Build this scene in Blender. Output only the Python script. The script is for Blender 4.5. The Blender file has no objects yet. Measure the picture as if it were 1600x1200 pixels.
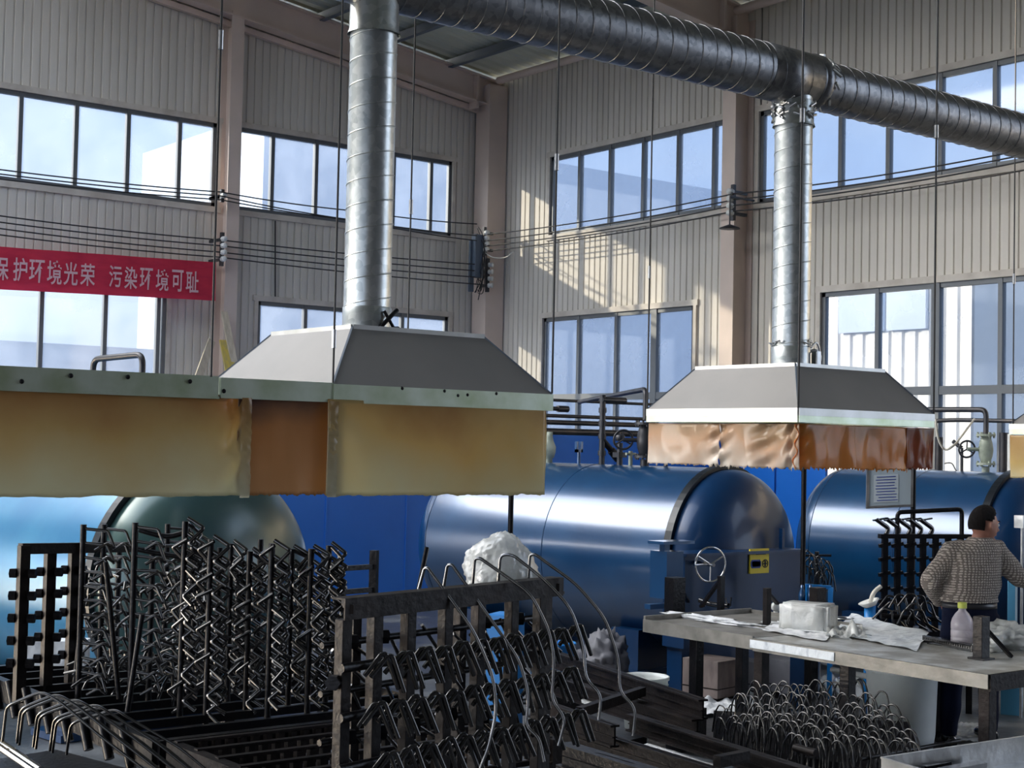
import bpy, bmesh, math, random
from mathutils import Vector, Matrix, noise
random.seed(7)
C = bpy.context.scene.collection
scene = bpy.context.scene
PI = math.pi

# ------------------------------------------------------------------ camera
CAM = Vector((0.0, 0.0, 2.1))
FPX = 2333.0
AZ = math.radians(52.1)
PITCH = math.radians(2.31)
ROLL = math.radians(1.2)
r0 = Vector((math.sin(AZ), -math.cos(AZ), 0.0))
f0 = Vector((math.cos(AZ), math.sin(AZ), 0.0))
zz = Vector((0, 0, 1))
FW = f0 * math.cos(PITCH) + zz * math.sin(PITCH)
up0 = -f0 * math.sin(PITCH) + zz * math.cos(PITCH)
RT = r0 * math.cos(ROLL) + up0 * math.sin(ROLL)
UP = -r0 * math.sin(ROLL) + up0 * math.cos(ROLL)
cd = bpy.data.cameras.new('camera')
cam = bpy.data.objects.new('camera', cd)
C.objects.link(cam)
m = Matrix.Identity(4)
for i in range(3):
    m[i][0] = RT[i]; m[i][1] = UP[i]; m[i][2] = -FW[i]; m[i][3] = CAM[i]
cam.matrix_world = m
cd.sensor_width = 36.0
cd.lens = 36.0 * FPX / 1600.0
cd.clip_end = 500
scene.camera = cam

def ray(px, py):
    return (FW + RT * ((px - 800) / FPX) + UP * ((600 - py) / FPX))
def onz(px, py, z):
    d = ray(px, py); return CAM + d * ((z - CAM.z) / d.z)
def onY(px, py, Y):
    d = ray(px, py); return CAM + d * (Y / d.y)
def onX(px, py, X):
    d = ray(px, py); return CAM + d * (X / d.x)
def W(px, py, s):
    return CAM + ray(px, py) * s

# ------------------------------------------------------------------ render look, sky, sun
scene.view_settings.view_transform = 'Standard'
scene.view_settings.look = 'None'
scene.view_settings.gamma = 1.0
scene.view_settings.use_curve_mapping = False
scene.view_settings.exposure = 0.75
scene.cycles.use_denoising = True
scene.cycles.max_bounces = 8
scene.cycles.diffuse_bounces = 4
scene.cycles.glossy_bounces = 4
scene.cycles.transmission_bounces = 6
scene.cycles.transparent_max_bounces = 12
scene.cycles.sample_clamp_indirect = 6.0
scene.cycles.caustics_reflective = False
scene.cycles.caustics_refractive = False

wd = bpy.data.worlds.new('sky'); scene.world = wd; wd.use_nodes = True
nt = wd.node_tree; nt.nodes.clear()
out = nt.nodes.new('ShaderNodeOutputWorld'); bg = nt.nodes.new('ShaderNodeBackground')
tc = nt.nodes.new('ShaderNodeTexCoord'); mp = nt.nodes.new('ShaderNodeMapping')
mp.inputs['Scale'].default_value = (1, 1, 3)
nz = nt.nodes.new('ShaderNodeTexNoise'); nz.inputs['Scale'].default_value = 2.2; nz.inputs['Detail'].default_value = 4
cr = nt.nodes.new('ShaderNodeValToRGB')
cr.color_ramp.elements[0].position = 0.35; cr.color_ramp.elements[0].color = (0.56, 0.72, 1.0, 1)
cr.color_ramp.elements[1].position = 0.7; cr.color_ramp.elements[1].color = (0.86, 0.92, 1.0, 1)
nt.links.new(tc.outputs['Generated'], mp.inputs[0]); nt.links.new(mp.outputs[0], nz.inputs['Vector'])
nt.links.new(nz.outputs['Fac'], cr.inputs[0]); nt.links.new(cr.outputs[0], bg.inputs['Color'])
bg.inputs['Strength'].default_value = 2.0
SUNDIR = Vector((1.0, -0.9, -0.41)).normalized()
vd = nt.nodes.new('ShaderNodeVectorMath'); vd.operation = 'DOT_PRODUCT'; vd.inputs[1].default_value = tuple(-SUNDIR)
nt.links.new(tc.outputs['Generated'], vd.inputs[0])
mx_ = nt.nodes.new('ShaderNodeMath'); mx_.operation = 'MAXIMUM'; mx_.inputs[1].default_value = 0.0; nt.links.new(vd.outputs['Value'], mx_.inputs[0])
pw = nt.nodes.new('ShaderNodeMath'); pw.operation = 'POWER'; pw.inputs[1].default_value = 5.0; nt.links.new(mx_.outputs[0], pw.inputs[0])
gm = nt.nodes.new('ShaderNodeMath'); gm.operation = 'MULTIPLY'; gm.inputs[1].default_value = 9.0; nt.links.new(pw.outputs[0], gm.inputs[0])
b2 = nt.nodes.new('ShaderNodeBackground'); b2.inputs['Color'].default_value = (1.0, 0.93, 0.82, 1); nt.links.new(gm.outputs[0], b2.inputs['Strength'])
ads = nt.nodes.new('ShaderNodeAddShader'); nt.links.new(bg.outputs[0], ads.inputs[0]); nt.links.new(b2.outputs[0], ads.inputs[1])
nt.links.new(ads.outputs[0], out.inputs[0])

sd = bpy.data.lights.new('sun', 'SUN'); sd.energy = 9.0; sd.angle = math.radians(0.8); sd.color = (1.0, 0.80, 0.55)
sun = bpy.data.objects.new('sun', sd); C.objects.link(sun)
sun.rotation_euler = SUNDIR.to_track_quat('-Z', 'Y').to_euler()

# ------------------------------------------------------------------ materials
def mat(name, col, rough=0.6, metal=0.0, col2=None, nscale=6.0, nstretch=(1, 1, 1), lo=0.35, hi=0.65, bump=0.0, bscale=30.0,
        coat=0.0, coatr=0.1, rough2=None, kind='noise', trans=0.0, spec=0.5, detail=4.0):
    M = bpy.data.materials.new(name); M.use_nodes = True
    n = M.node_tree.nodes; l = M.node_tree.links
    b = n['Principled BSDF']
    b.inputs['Base Color'].default_value = (*col, 1); b.inputs['Roughness'].default_value = rough
    b.inputs['Metallic'].default_value = metal; b.inputs['Coat Weight'].default_value = coat
    b.inputs['Coat Roughness'].default_value = coatr; b.inputs['Specular IOR Level'].default_value = spec
    t = n.new('ShaderNodeTexCoord'); mpn = n.new('ShaderNodeMapping'); mpn.inputs['Scale'].default_value = nstretch
    l.new(t.outputs['Object'], mpn.inputs[0])
    if kind == 'noise':
        tx = n.new('ShaderNodeTexNoise'); tx.inputs['Detail'].default_value = detail; fo = tx.outputs['Fac']
    else:
        tx = n.new('ShaderNodeTexVoronoi'); fo = tx.outputs['Color']
    tx.inputs['Scale'].default_value = nscale
    l.new(mpn.outputs[0], tx.inputs['Vector'])
    if col2 is not None:
        r = n.new('ShaderNodeValToRGB')
        r.color_ramp.elements[0].position = lo; r.color_ramp.elements[0].color = (*col, 1)
        r.color_ramp.elements[1].position = hi; r.color_ramp.elements[1].color = (*col2, 1)
        l.new(fo, r.inputs[0]); l.new(r.outputs[0], b.inputs['Base Color'])
    if rough2 is not None:
        mr = n.new('ShaderNodeMapRange'); mr.inputs['From Min'].default_value = lo; mr.inputs['From Max'].default_value = hi
        mr.inputs['To Min'].default_value = rough; mr.inputs['To Max'].default_value = rough2
        l.new(fo, mr.inputs['Value']); l.new(mr.outputs[0], b.inputs['Roughness'])
    if bump:
        bn = n.new('ShaderNodeTexNoise'); bn.inputs['Scale'].default_value = bscale; bn.inputs['Detail'].default_value = 3
        l.new(mpn.outputs[0], bn.inputs['Vector'])
        bp = n.new('ShaderNodeBump'); bp.inputs['Strength'].default_value = bump; bp.inputs['Distance'].default_value = 0.02
        l.new(bn.outputs['Fac'], bp.inputs['Height']); l.new(bp.outputs[0], b.inputs['Normal'])
    if trans:
        tr = n.new('ShaderNodeBsdfTranslucent'); mx = n.new('ShaderNodeMixShader'); mx.inputs[0].default_value = trans
        if col2 is not None: l.new(r.outputs[0], tr.inputs['Color'])
        else: tr.inputs['Color'].default_value = (*col, 1)
        l.new(b.outputs[0], mx.inputs[1]); l.new(tr.outputs[0], mx.inputs[2]); l.new(mx.outputs[0], n['Material Output'].inputs[0])
    return M

M = {}
M['wall'] = mat('wall_panel', (0.70, 0.66, 0.59), 0.5, 0.0, (0.58, 0.545, 0.48), 1.2, (1.5, 1.5, 0.12), 0.4, 0.75)
M['column'] = mat('column_paint', (0.72, 0.59, 0.51), 0.55, 0, (0.64, 0.53, 0.46), 1.5)
M['flashing'] = mat('flashing', (0.66, 0.61, 0.54), 0.5, 0, (0.50, 0.45, 0.39), 3)
M['roof'] = mat('roof_sheet', (0.60, 0.62, 0.52), 0.5, 0, (0.50, 0.53, 0.45), 0.6, (1, 1, 1))
M['purlin'] = mat('purlin_paint', (0.10, 0.13, 0.17), 0.5)
M['frame'] = mat('window_aluminium', (0.13, 0.14, 0.15), 0.4, 0.4)
M['floor'] = mat('concrete_floor', (0.05, 0.052, 0.055), 0.35, 0, (0.16, 0.17, 0.18), 1.3, (1, 1, 1), 0.45, 0.75, bump=0.3, bscale=12, rough2=0.7)
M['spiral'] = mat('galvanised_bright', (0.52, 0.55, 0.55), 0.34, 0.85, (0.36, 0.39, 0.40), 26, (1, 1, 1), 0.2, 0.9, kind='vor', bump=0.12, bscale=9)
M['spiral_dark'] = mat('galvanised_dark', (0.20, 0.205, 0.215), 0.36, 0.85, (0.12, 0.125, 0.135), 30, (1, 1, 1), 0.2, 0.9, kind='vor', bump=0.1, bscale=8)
M['hood'] = mat('hood_sheet', (0.20, 0.192, 0.185), 0.55, 0.1, (0.175, 0.17, 0.165), 2)
M['band'] = mat('galvanised_band', (0.55, 0.62, 0.52), 0.38, 0.7, (0.38, 0.45, 0.30), 6, (1, 1, 1), 0.35, 0.7)
M['band_white'] = mat('galvanised_band_clean', (0.50, 0.51, 0.51), 0.35, 0.6, (0.40, 0.41, 0.39), 6)
M['tank'] = mat('tank_blue', (0.002, 0.050, 0.15), 0.30, 0.25, (0.004, 0.072, 0.20), 1.6, (1, 1, 1), 0.4, 0.7, coat=1.0, coatr=0.16, spec=0.8, bump=0.05, bscale=4)
M['tank_light'] = mat('tank_cyan', (0.008, 0.17, 0.36), 0.32, 0.2, (0.03, 0.23, 0.42), 2.2, (1, 1, 1), 0.4, 0.7, coat=1.0, coatr=0.18, bump=0.05, bscale=4)
M['tank_door'] = mat('tank_door_dark_reflection', (0.025, 0.07, 0.08), 0.3, 0.2, (0.05, 0.10, 0.09), 1.8, coat=0.5, coatr=0.2)  # teal darker than the shell, painting in the dark surroundings the door reflects
M['tank_dark'] = mat('tank_blue_dark', (0.002, 0.022, 0.075), 0.35, 0.1, (0.003, 0.03, 0.095), 2, coat=0.25, spec=0.3)
M['seam'] = mat('door_ring_black', (0.01, 0.014, 0.02), 0.35, 0.2)
M['bluewall'] = mat('partition_blue', (0.012, 0.16, 0.66), 0.38, 0.0, (0.016, 0.19, 0.74), 0.8)
M['black'] = mat('black_rubber', (0.004, 0.0042, 0.005), 0.20, 0.0, (0.008, 0.008, 0.010), 12, coat=0.5, coatr=0.12, spec=0.6)
M['blacksteel'] = mat('oily_black_steel', (0.005, 0.005, 0.007), 0.32, 0.2, (0.016, 0.014, 0.014), 8, (1, 1, 1), 0.5, 0.8, bump=0.15, bscale=40, spec=0.2)
M['brownsteel'] = mat('rusty_dark_steel', (0.009, 0.0075, 0.008), 0.45, 0.1, (0.026, 0.020, 0.019), 5, (1, 1, 1), 0.45, 0.75, bump=0.2, bscale=30, spec=0.15)
M['rod'] = mat('oily_rod', (0.006, 0.006, 0.008), 0.14, 0.0, (0.012, 0.012, 0.014), 6, coat=0.8, coatr=0.06, spec=0.5)
M['wire'] = mat('bright_wire', (0.28, 0.29, 0.31), 0.25, 0.9, (0.12, 0.125, 0.13), 8)
M['cable'] = mat('cable_black', (0.02, 0.02, 0.022), 0.5)
M['cable_pale'] = mat('cable_pale', (0.55, 0.53, 0.47), 0.5)
M['pipe'] = mat('pipe_dark', (0.035, 0.036, 0.042), 0.35, 0.3, (0.09, 0.075, 0.07), 4, (1, 1, 1), 0.5, 0.8)
M['valve'] = mat('valve_pale', (0.42, 0.46, 0.38), 0.5, 0, (0.22, 0.26, 0.21), 8)
M['porcelain'] = mat('porcelain', (0.75, 0.75, 0.72), 0.25)
M['banner'] = mat('red_cloth', (0.70, 0.040, 0.085), 0.75, 0, (0.58, 0.03, 0.075), 3, (1, 1, 3), 0.3, 0.7, trans=0.45)
M['lettering'] = mat('banner_lettering', (0.66, 0.42, 0.44), 0.8)
M['steel'] = mat('bare_steel', (0.55, 0.56, 0.57), 0.3, 0.85, (0.35, 0.36, 0.37), 7, bump=0.1, bscale=20)
M['dullsteel'] = mat('dull_worn_steel', (0.16, 0.155, 0.14), 0.45, 0.3, (0.26, 0.25, 0.23), 6, bump=0.15, bscale=18)
M['chrome'] = mat('polished_steel', (0.75, 0.76, 0.78), 0.12, 1.0)
M['tabletop'] = mat('worn_steel_top', (0.34, 0.33, 0.30), 0.38, 0.5, (0.62, 0.63, 0.62), 5, (1, 1, 1), 0.42, 0.62, bump=0.3, bscale=18)
M['whitepaper'] = mat('white_sheet', (0.72, 0.76, 0.80), 0.5, 0, (0.40, 0.44, 0.50), 9, (1, 2, 1), 0.5, 0.72, bump=0.5, bscale=14)
M['film'] = mat('white_plastic_film', (0.78, 0.80, 0.80), 0.22, 0, (0.60, 0.61, 0.58), 6, bump=0.7, bscale=16, trans=0.25, coat=0.4)
M['bucket'] = mat('milky_plastic', (0.88, 0.92, 0.92), 0.35, 0, (0.78, 0.84, 0.85), 4, trans=0.25)
M['cardboard'] = mat('dirty_cardboard', (0.20, 0.16, 0.15), 0.8, 0, (0.13, 0.105, 0.10), 5, (3, 3, 1))
M['greybox'] = mat('grey_board', (0.13, 0.13, 0.15), 0.6, 0, (0.19, 0.19, 0.21), 4)
M['bluebright'] = mat('blue_plastic', (0.01, 0.19, 0.55), 0.35)
M['yellow'] = mat('sign_yellow', (0.80, 0.62, 0.02), 0.45)
M['signblue'] = mat('sign_blue', (0.01, 0.04, 0.32), 0.5)
M['ink'] = mat('sign_ink', (0.02, 0.02, 0.02), 0.6)
M['wood'] = mat('pale_wood', (0.60, 0.52, 0.40), 0.7, 0, (0.45, 0.38, 0.28), 4, (4, 4, 0.6))
M['yellowwood'] = mat('yellow_board', (0.62, 0.46, 0.08), 0.6, 0, (0.45, 0.36, 0.14), 4, (4, 4, 0.6))
M['extwhite'] = mat('white_cladding', (0.92, 0.90, 0.86), 0.6)
M['extblue'] = mat('pale_blue_wall', (0.66, 0.76, 0.92), 0.7)
M['yard'] = mat('yard_concrete', (0.42, 0.42, 0.42), 0.9)
M['skin'] = mat('skin', (0.42, 0.20, 0.14), 0.5, 0, (0.36, 0.16, 0.11), 9)
M['hair'] = mat('black_hair', (0.010, 0.008, 0.008), 0.85, spec=0.15, bump=0.6, bscale=60)
M['trousers'] = mat('navy_trousers', (0.003, 0.005, 0.018), 0.9, 0, (0.005, 0.008, 0.026), 4, spec=0.15)
M['belt'] = mat('belt_leather', (0.03, 0.03, 0.035), 0.35)
M['capyellow'] = mat('cap_yellow_green', (0.62, 0.68, 0.12), 0.4)
M['powder'] = mat('white_powder', (0.70, 0.72, 0.74), 0.8, 0, (0.50, 0.52, 0.55), 12, bump=0.5, bscale=30)
M['grout'] = mat('unseen_wall_dark', (0.07, 0.07, 0.08), 0.8)

def knit():
    K = bpy.data.materials.new('knit_wool'); K.use_nodes = True
    n = K.node_tree.nodes; l = K.node_tree.links; b = n['Principled BSDF']; b.inputs['Roughness'].default_value = 0.9
    t = n.new('ShaderNodeTexCoord'); w1 = n.new('ShaderNodeTexWave'); w2 = n.new('ShaderNodeTexWave')
    for w, d in ((w1, 'X'), (w2, 'Z')):
        w.bands_direction = d; w.inputs['Scale'].default_value = 17; w.inputs['Distortion'].default_value = 2.5
        w.inputs['Detail'].default_value = 2; w.inputs['Detail Scale'].default_value = 3
        l.new(t.outputs['Object'], w.inputs['Vector'])
    mu = n.new('ShaderNodeMath'); mu.operation = 'MULTIPLY'
    l.new(w1.outputs['Fac'], mu.inputs[0]); l.new(w2.outputs['Fac'], mu.inputs[1])
    r = n.new('ShaderNodeValToRGB'); r.color_ramp.elements[0].position = 0.12; r.color_ramp.elements[0].color = (0.17, 0.145, 0.13, 1)
    r.color_ramp.elements[1].position = 0.4; r.color_ramp.elements[1].color = (0.52, 0.46, 0.40, 1)
    l.new(mu.outputs[0], r.inputs[0]); l.new(r.outputs[0], b.inputs['Base Color'])
    bp = n.new('ShaderNodeBump'); bp.inputs['Strength'].default_value = 0.5; bp.inputs['Distance'].default_value = 0.01
    l.new(mu.outputs[0], bp.inputs['Height']); l.new(bp.outputs[0], b.inputs['Normal'])
    return K
M['knit'] = knit()

def glassmat():
    G = bpy.data.materials.new('dusty_tinted_glass'); G.use_nodes = True
    n = G.node_tree.nodes; l = G.node_tree.links; n.clear()
    o = n.new('ShaderNodeOutputMaterial'); tr = n.new('ShaderNodeBsdfTransparent'); tr.inputs[0].default_value = (0.235, 0.265, 0.305, 1)
    df = n.new('ShaderNodeBsdfTranslucent'); df.inputs[0].default_value = (0.20, 0.25, 0.34, 1)
    t = n.new('ShaderNodeTexCoord'); z = n.new('ShaderNodeTexNoise'); z.inputs['Scale'].default_value = 0.9; z.inputs['Detail'].default_value = 6
    l.new(t.outputs['Object'], z.inputs['Vector'])
    mr = n.new('ShaderNodeMapRange'); mr.inputs['From Min'].default_value = 0.35; mr.inputs['From Max'].default_value = 0.7
    mr.inputs['To Min'].default_value = 0.12; mr.inputs['To Max'].default_value = 0.36
    l.new(z.outputs['Fac'], mr.inputs['Value'])
    mx = n.new('ShaderNodeMixShader'); l.new(mr.outputs[0], mx.inputs[0]); l.new(tr.outputs[0], mx.inputs[1]); l.new(df.outputs[0], mx.inputs[2])
    gl = n.new('ShaderNodeBsdfGlossy'); gl.inputs['Roughness'].default_value = 0.05
    m2 = n.new('ShaderNodeMixShader'); m2.inputs[0].default_value = 0.04
    l.new(mx.outputs[0], m2.inputs[1]); l.new(gl.outputs[0], m2.inputs[2]); l.new(m2.outputs[0], o.inputs[0])
    return G
M['glass'] = glassmat()

def curtainmat(name, c_top, c_mid, c_low, zt, zb, trans=0.5, nscale=1.6):
    """smoke-stained plastic sheet: the stain is densest at the top edge, with ragged borders"""
    K = bpy.data.materials.new(name); K.use_nodes = True
    n = K.node_tree.nodes; l = K.node_tree.links; b = n['Principled BSDF']
    b.inputs['Roughness'].default_value = 0.28; b.inputs['Coat Weight'].default_value = 0.3
    t = n.new('ShaderNodeTexCoord'); sp = n.new('ShaderNodeSeparateXYZ'); l.new(t.outputs['Object'], sp.inputs[0])
    z = n.new('ShaderNodeTexNoise'); z.inputs['Scale'].default_value = nscale; z.inputs['Detail'].default_value = 5
    l.new(t.outputs['Object'], z.inputs['Vector'])
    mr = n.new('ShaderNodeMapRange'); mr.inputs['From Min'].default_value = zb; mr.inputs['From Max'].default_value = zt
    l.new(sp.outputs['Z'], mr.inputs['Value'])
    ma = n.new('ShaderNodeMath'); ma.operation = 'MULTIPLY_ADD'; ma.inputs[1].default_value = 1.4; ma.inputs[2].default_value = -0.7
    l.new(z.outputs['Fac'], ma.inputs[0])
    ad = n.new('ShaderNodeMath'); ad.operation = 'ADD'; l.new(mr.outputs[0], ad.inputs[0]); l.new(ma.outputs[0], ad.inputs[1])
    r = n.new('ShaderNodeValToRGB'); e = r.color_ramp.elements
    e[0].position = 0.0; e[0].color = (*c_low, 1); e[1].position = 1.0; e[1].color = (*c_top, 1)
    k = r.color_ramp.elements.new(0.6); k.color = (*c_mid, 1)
    l.new(ad.outputs[0], r.inputs[0]); l.new(r.outputs[0], b.inputs['Base Color'])
    tr = n.new('ShaderNodeBsdfTranslucent'); l.new(r.outputs[0], tr.inputs['Color'])
    mx = n.new('ShaderNodeMixShader'); mx.inputs[0].default_value = trans
    l.new(b.outputs[0], mx.inputs[1]); l.new(tr.outputs[0], mx.inputs[2]); l.new(mx.outputs[0], n['Material Output'].inputs[0])
    return K
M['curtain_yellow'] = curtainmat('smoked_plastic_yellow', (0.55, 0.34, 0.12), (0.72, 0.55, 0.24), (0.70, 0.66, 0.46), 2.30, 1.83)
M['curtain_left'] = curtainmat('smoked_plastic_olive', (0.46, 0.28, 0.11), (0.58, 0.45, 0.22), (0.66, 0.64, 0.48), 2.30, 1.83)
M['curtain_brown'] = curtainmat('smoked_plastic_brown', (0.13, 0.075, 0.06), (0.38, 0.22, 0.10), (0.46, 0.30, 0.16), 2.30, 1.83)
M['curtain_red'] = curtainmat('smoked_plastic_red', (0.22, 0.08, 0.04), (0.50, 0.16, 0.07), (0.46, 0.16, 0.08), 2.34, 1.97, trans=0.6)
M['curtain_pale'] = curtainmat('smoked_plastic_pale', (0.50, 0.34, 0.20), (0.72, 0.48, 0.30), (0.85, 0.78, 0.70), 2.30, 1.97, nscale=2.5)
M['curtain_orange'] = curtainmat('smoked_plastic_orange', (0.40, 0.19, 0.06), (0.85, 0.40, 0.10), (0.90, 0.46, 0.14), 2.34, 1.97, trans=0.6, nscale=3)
M['bottle'] = mat('clear_bottle', (0.78, 0.74, 0.78), 0.12, 0, (0.62, 0.58, 0.66), 9, bump=0.5, bscale=25, trans=0.5, coat=0.6)

# ------------------------------------------------------------------ mesh helpers
class MB:
    def __init__(s): s.v = []; s.f = []; s.sm = []; s.mi = []
    def add(s, vs, fs, smooth=False, mi=0):
        o = len(s.v); s.v += [tuple(x) for x in vs]
        for f in fs: s.f.append(tuple(i + o for i in f)); s.sm.append(smooth); s.mi.append(mi)
        return s
    def box(s, c, d, rot=None, bev=0.0, mi=0):
        """box centred at c with full sizes d; rot = 3x3 / euler z angle"""
        hx, hy, hz = d[0] / 2, d[1] / 2, d[2] / 2
        if rot is None: R = Matrix.Identity(3)
        elif isinstance(rot, (int, float)): R = Matrix.Rotation(rot, 3, 'Z')
        else: R = rot
        c = Vector(c)
        if bev <= 0:
            vs = [c + R @ Vector((x * hx, y * hy, z * hz)) for x in (-1, 1) for y in (-1, 1) for z in (-1, 1)]
            fs = [(0, 1, 3, 2), (4, 6, 7, 5), (0, 4, 5, 1), (2, 3, 7, 6), (0, 2, 6, 4), (1, 5, 7, 3)]
            return s.add(vs, fs, mi=mi)
        bm = bmesh.new(); bmesh.ops.create_cube(bm, size=1)
        for v in bm.verts: v.co = Vector((v.co.x * d[0], v.co.y * d[1], v.co.z * d[2]))
        bmesh.ops.bevel(bm, geom=list(bm.edges), offset=bev, segments=2, affect='EDGES', profile=0.6)
        bm.verts.index_update()
        s.add([c + R @ v.co for v in bm.verts], [tuple(v.index for v in f.verts) for f in bm.faces], mi=mi); bm.free(); return s
    def box2(s, a, b, mi=0):
        return s.box([(a[i] + b[i]) / 2 for i in range(3)], [abs(b[i] - a[i]) for i in range(3)], mi=mi)
    def bar(s, a, b, w, h, up=(0, 0, 1), mi=0):
        a = Vector(a); b = Vector(b); d = (b - a); L = d.length; d.normalize(); u = Vector(up)
        x = d.cross(u)
        if x.length < 1e-4: x = d.cross(Vector((1, 0, 0)))
        x.normalize(); u = x.cross(d)
        R = Matrix((x, d, u)).transposed()
        return s.box((a + b) / 2, (w, L, h), R, mi=mi)
    def tube(s, pts, r, n=8, caps=True, smooth=True, mi=0):
        pts = [Vector(p) for p in pts]; N = len(pts)
        rs = r if isinstance(r, (list, tuple)) else [r] * N
        tg = []
        for i in range(N):
            a = pts[max(0, i - 1)]; b = pts[min(N - 1, i + 1)]; d = (b - a)
            tg.append(d.normalized() if d.length > 1e-9 else Vector((0, 0, 1)))
        ref = Vector((0, 0, 1)) if abs(tg[0].z) < 0.9 else Vector((1, 0, 0))
        x = tg[0].cross(ref).normalized(); vs = []
        for i in range(N):
            x = (x - tg[i] * x.dot(tg[i])); x.normalize(); y = tg[i].cross(x)
            for k in range(n):
                a = 2 * PI * k / n + PI / n
                vs.append(pts[i] + (x * math.cos(a) + y * math.sin(a)) * rs[i])
        fs = []
        for i in range(N - 1):
            for k in range(n):
                k2 = (k + 1) % n
                fs.append((i * n + k, i * n + k2, (i + 1) * n + k2, (i + 1) * n + k))
        s.add(vs, fs, smooth, mi)
        if caps: s.add([vs[k] for k in range(n)], [tuple(reversed(range(n)))], False, mi); s.add([vs[(N - 1) * n + k] for k in range(n)], [tuple(range(n))], False, mi)
        return s
    def lathe(s, prof, o=(0, 0, 0), axis=(0, 0, 1), n=32, smooth=True, mi=0):
        """prof: list of (radius, height along axis)"""
        o = Vector(o); ax = Vector(axis).normalized()
        ref = Vector((0, 0, 1)) if abs(ax.z) < 0.9 else Vector((1, 0, 0))
        x = ax.cross(ref).normalized(); y = ax.cross(x); vs = []
        for r, h in prof:
            for k in range(n):
                a = 2 * PI * k / n
                vs.append(o + ax * h + (x * math.cos(a) + y * math.sin(a)) * max(r, 1e-5))
        fs = []
        for i in range(len(prof) - 1):
            for k in range(n):
                k2 = (k + 1) % n
                fs.append((i * n + k, i * n + k2, (i + 1) * n + k2, (i + 1) * n + k))
        return s.add(vs, fs, smooth, mi)
    def torus(s, c, axis, R, r, n=28, k=6, mi=0):
        c = Vector(c); ax = Vector(axis).normalized(); ref = Vector((0, 0, 1)) if abs(ax.z) < 0.9 else Vector((1, 0, 0))
        x = ax.cross(ref).normalized(); y = ax.cross(x); vs = []; fs = []
        for i in range(n):
            a = 2 * PI * i / n; d = x * math.cos(a) + y * math.sin(a)
            for j in range(k):
                b = 2 * PI * j / k; vs.append(c + d * (R + r * math.cos(b)) + ax * r * math.sin(b))
        for i in range(n):
            for j in range(k):
                fs.append((i * k + j, i * k + (j + 1) % k, ((i + 1) % n) * k + (j + 1) % k, ((i + 1) % n) * k + j))
        return s.add(vs, fs, True, mi)
    def grid(s, P, smooth=True, mi=0):
        """P[i][j] points"""
        a = len(P); b = len(P[0]); vs = [p for row in P for p in row]
        fs = [(i * b + j, i * b + j + 1, (i + 1) * b + j + 1, (i + 1) * b + j) for i in range(a - 1) for j in range(b - 1)]
        return s.add(vs, fs, smooth, mi)
    def build(s, name, m, parent=None, loc=None, rz=None):
        me = bpy.data.meshes.new(name); me.from_pydata(s.v, [], s.f)
        for p, sm, mi in zip(me.polygons, s.sm, s.mi): p.use_smooth = sm; p.material_index = mi
        for q in (m if isinstance(m, (list, tuple)) else [m]): me.materials.append(q)
        me.update()
        o = bpy.data.objects.new(name, me); C.objects.link(o)
        if loc is not None: o.location = loc
        if rz is not None: o.rotation_euler[2] = rz
        if parent is not None: o.parent = parent
        return o

def recentre(o):
    """move a top-level mesh's origin to the middle of its base"""
    me = o.data; vs = [v.co for v in me.vertices]
    c = Vector(((min(v.x for v in vs) + max(v.x for v in vs)) / 2, (min(v.y for v in vs) + max(v.y for v in vs)) / 2, min(v.z for v in vs)))
    me.transform(Matrix.Translation(-c)); o.location = o.location + c; return o

def tag(o, label, cat, group=None, kind=None):
    o['label'] = label; o['category'] = cat
    if group: o['group'] = group
    if kind: o['kind'] = kind
    return o
def empty(name, loc, rz=0):
    o = bpy.data.objects.new(name, None); C.objects.link(o); o.location = loc; o.rotation_euler[2] = rz; o.empty_display_size = 0.1
    return o
def part(mb, name, m, root, label=None):
    """part given in world coordinates under an un-rotated root"""
    l = Vector(root.location); p = root.parent
    while p is not None: l = l + Vector(p.location); p = p.parent
    mb.v = [tuple(Vector(v) - l) for v in mb.v]
    o = mb.build(name, m, root)
    if label: o['label'] = label
    return o
def struct(mb, name, m):
    o = mb.build(name, m); o['kind'] = 'structure'; return o
def thing1(mb, name, m, label, cat, group=None):
    o = mb.build(name, m); recentre(o); return tag(o, label, cat, group)
def copy_tree(o, parent=None):
    c = o.copy(); C.objects.link(c); c.parent = parent
    for ch in list(o.children): copy_tree(ch, c)
    return c

def fillet(pts, r, k=4):
    pts = [Vector(p) for p in pts]; o = [pts[0]]
    for i in range(1, len(pts) - 1):
        a, b, c = pts[i - 1], pts[i], pts[i + 1]
        rr = min(r, (a - b).length * 0.45, (c - b).length * 0.45)
        p = b + (a - b).normalized() * rr; q = b + (c - b).normalized() * rr
        for j in range(k + 1):
            t = j / k; o.append(p * (1 - t) ** 2 + b * 2 * t * (1 - t) + q * t * t)
    o.append(pts[-1]); return o
def smoothpath(pts, k=6):
    pts = [Vector(p) for p in pts]; P = [pts[0]] + pts + [pts[-1]]; o = []
    for i in range(1, len(P) - 2):
        for j in range(k):
            t = j / k
            o.append(0.5 * ((2 * P[i]) + (-P[i - 1] + P[i + 1]) * t + (2 * P[i - 1] - 5 * P[i] + 4 * P[i + 1] - P[i + 2]) * t * t + (-P[i - 1] + 3 * P[i] - 3 * P[i + 1] + P[i + 2]) * t ** 3))
    o.append(pts[-1]); return o

# ------------------------------------------------------------------ the hall
DY = 23.9     # left wall plane
DX = 18.0     # right wall plane
ROOFZ = 9.45; SL = 0.124
def xl(px): return onY(px, 500, DY).x if False else (DY * (f0.x + r0.x * ((px - 800) / FPX)) / (f0.y + r0.y * ((px - 800) / FPX)))
def yr(px): return DX * (f0.y + r0.y * ((px - 800) / FPX)) / (f0.x + r0.x * ((px - 800) / FPX))

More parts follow.
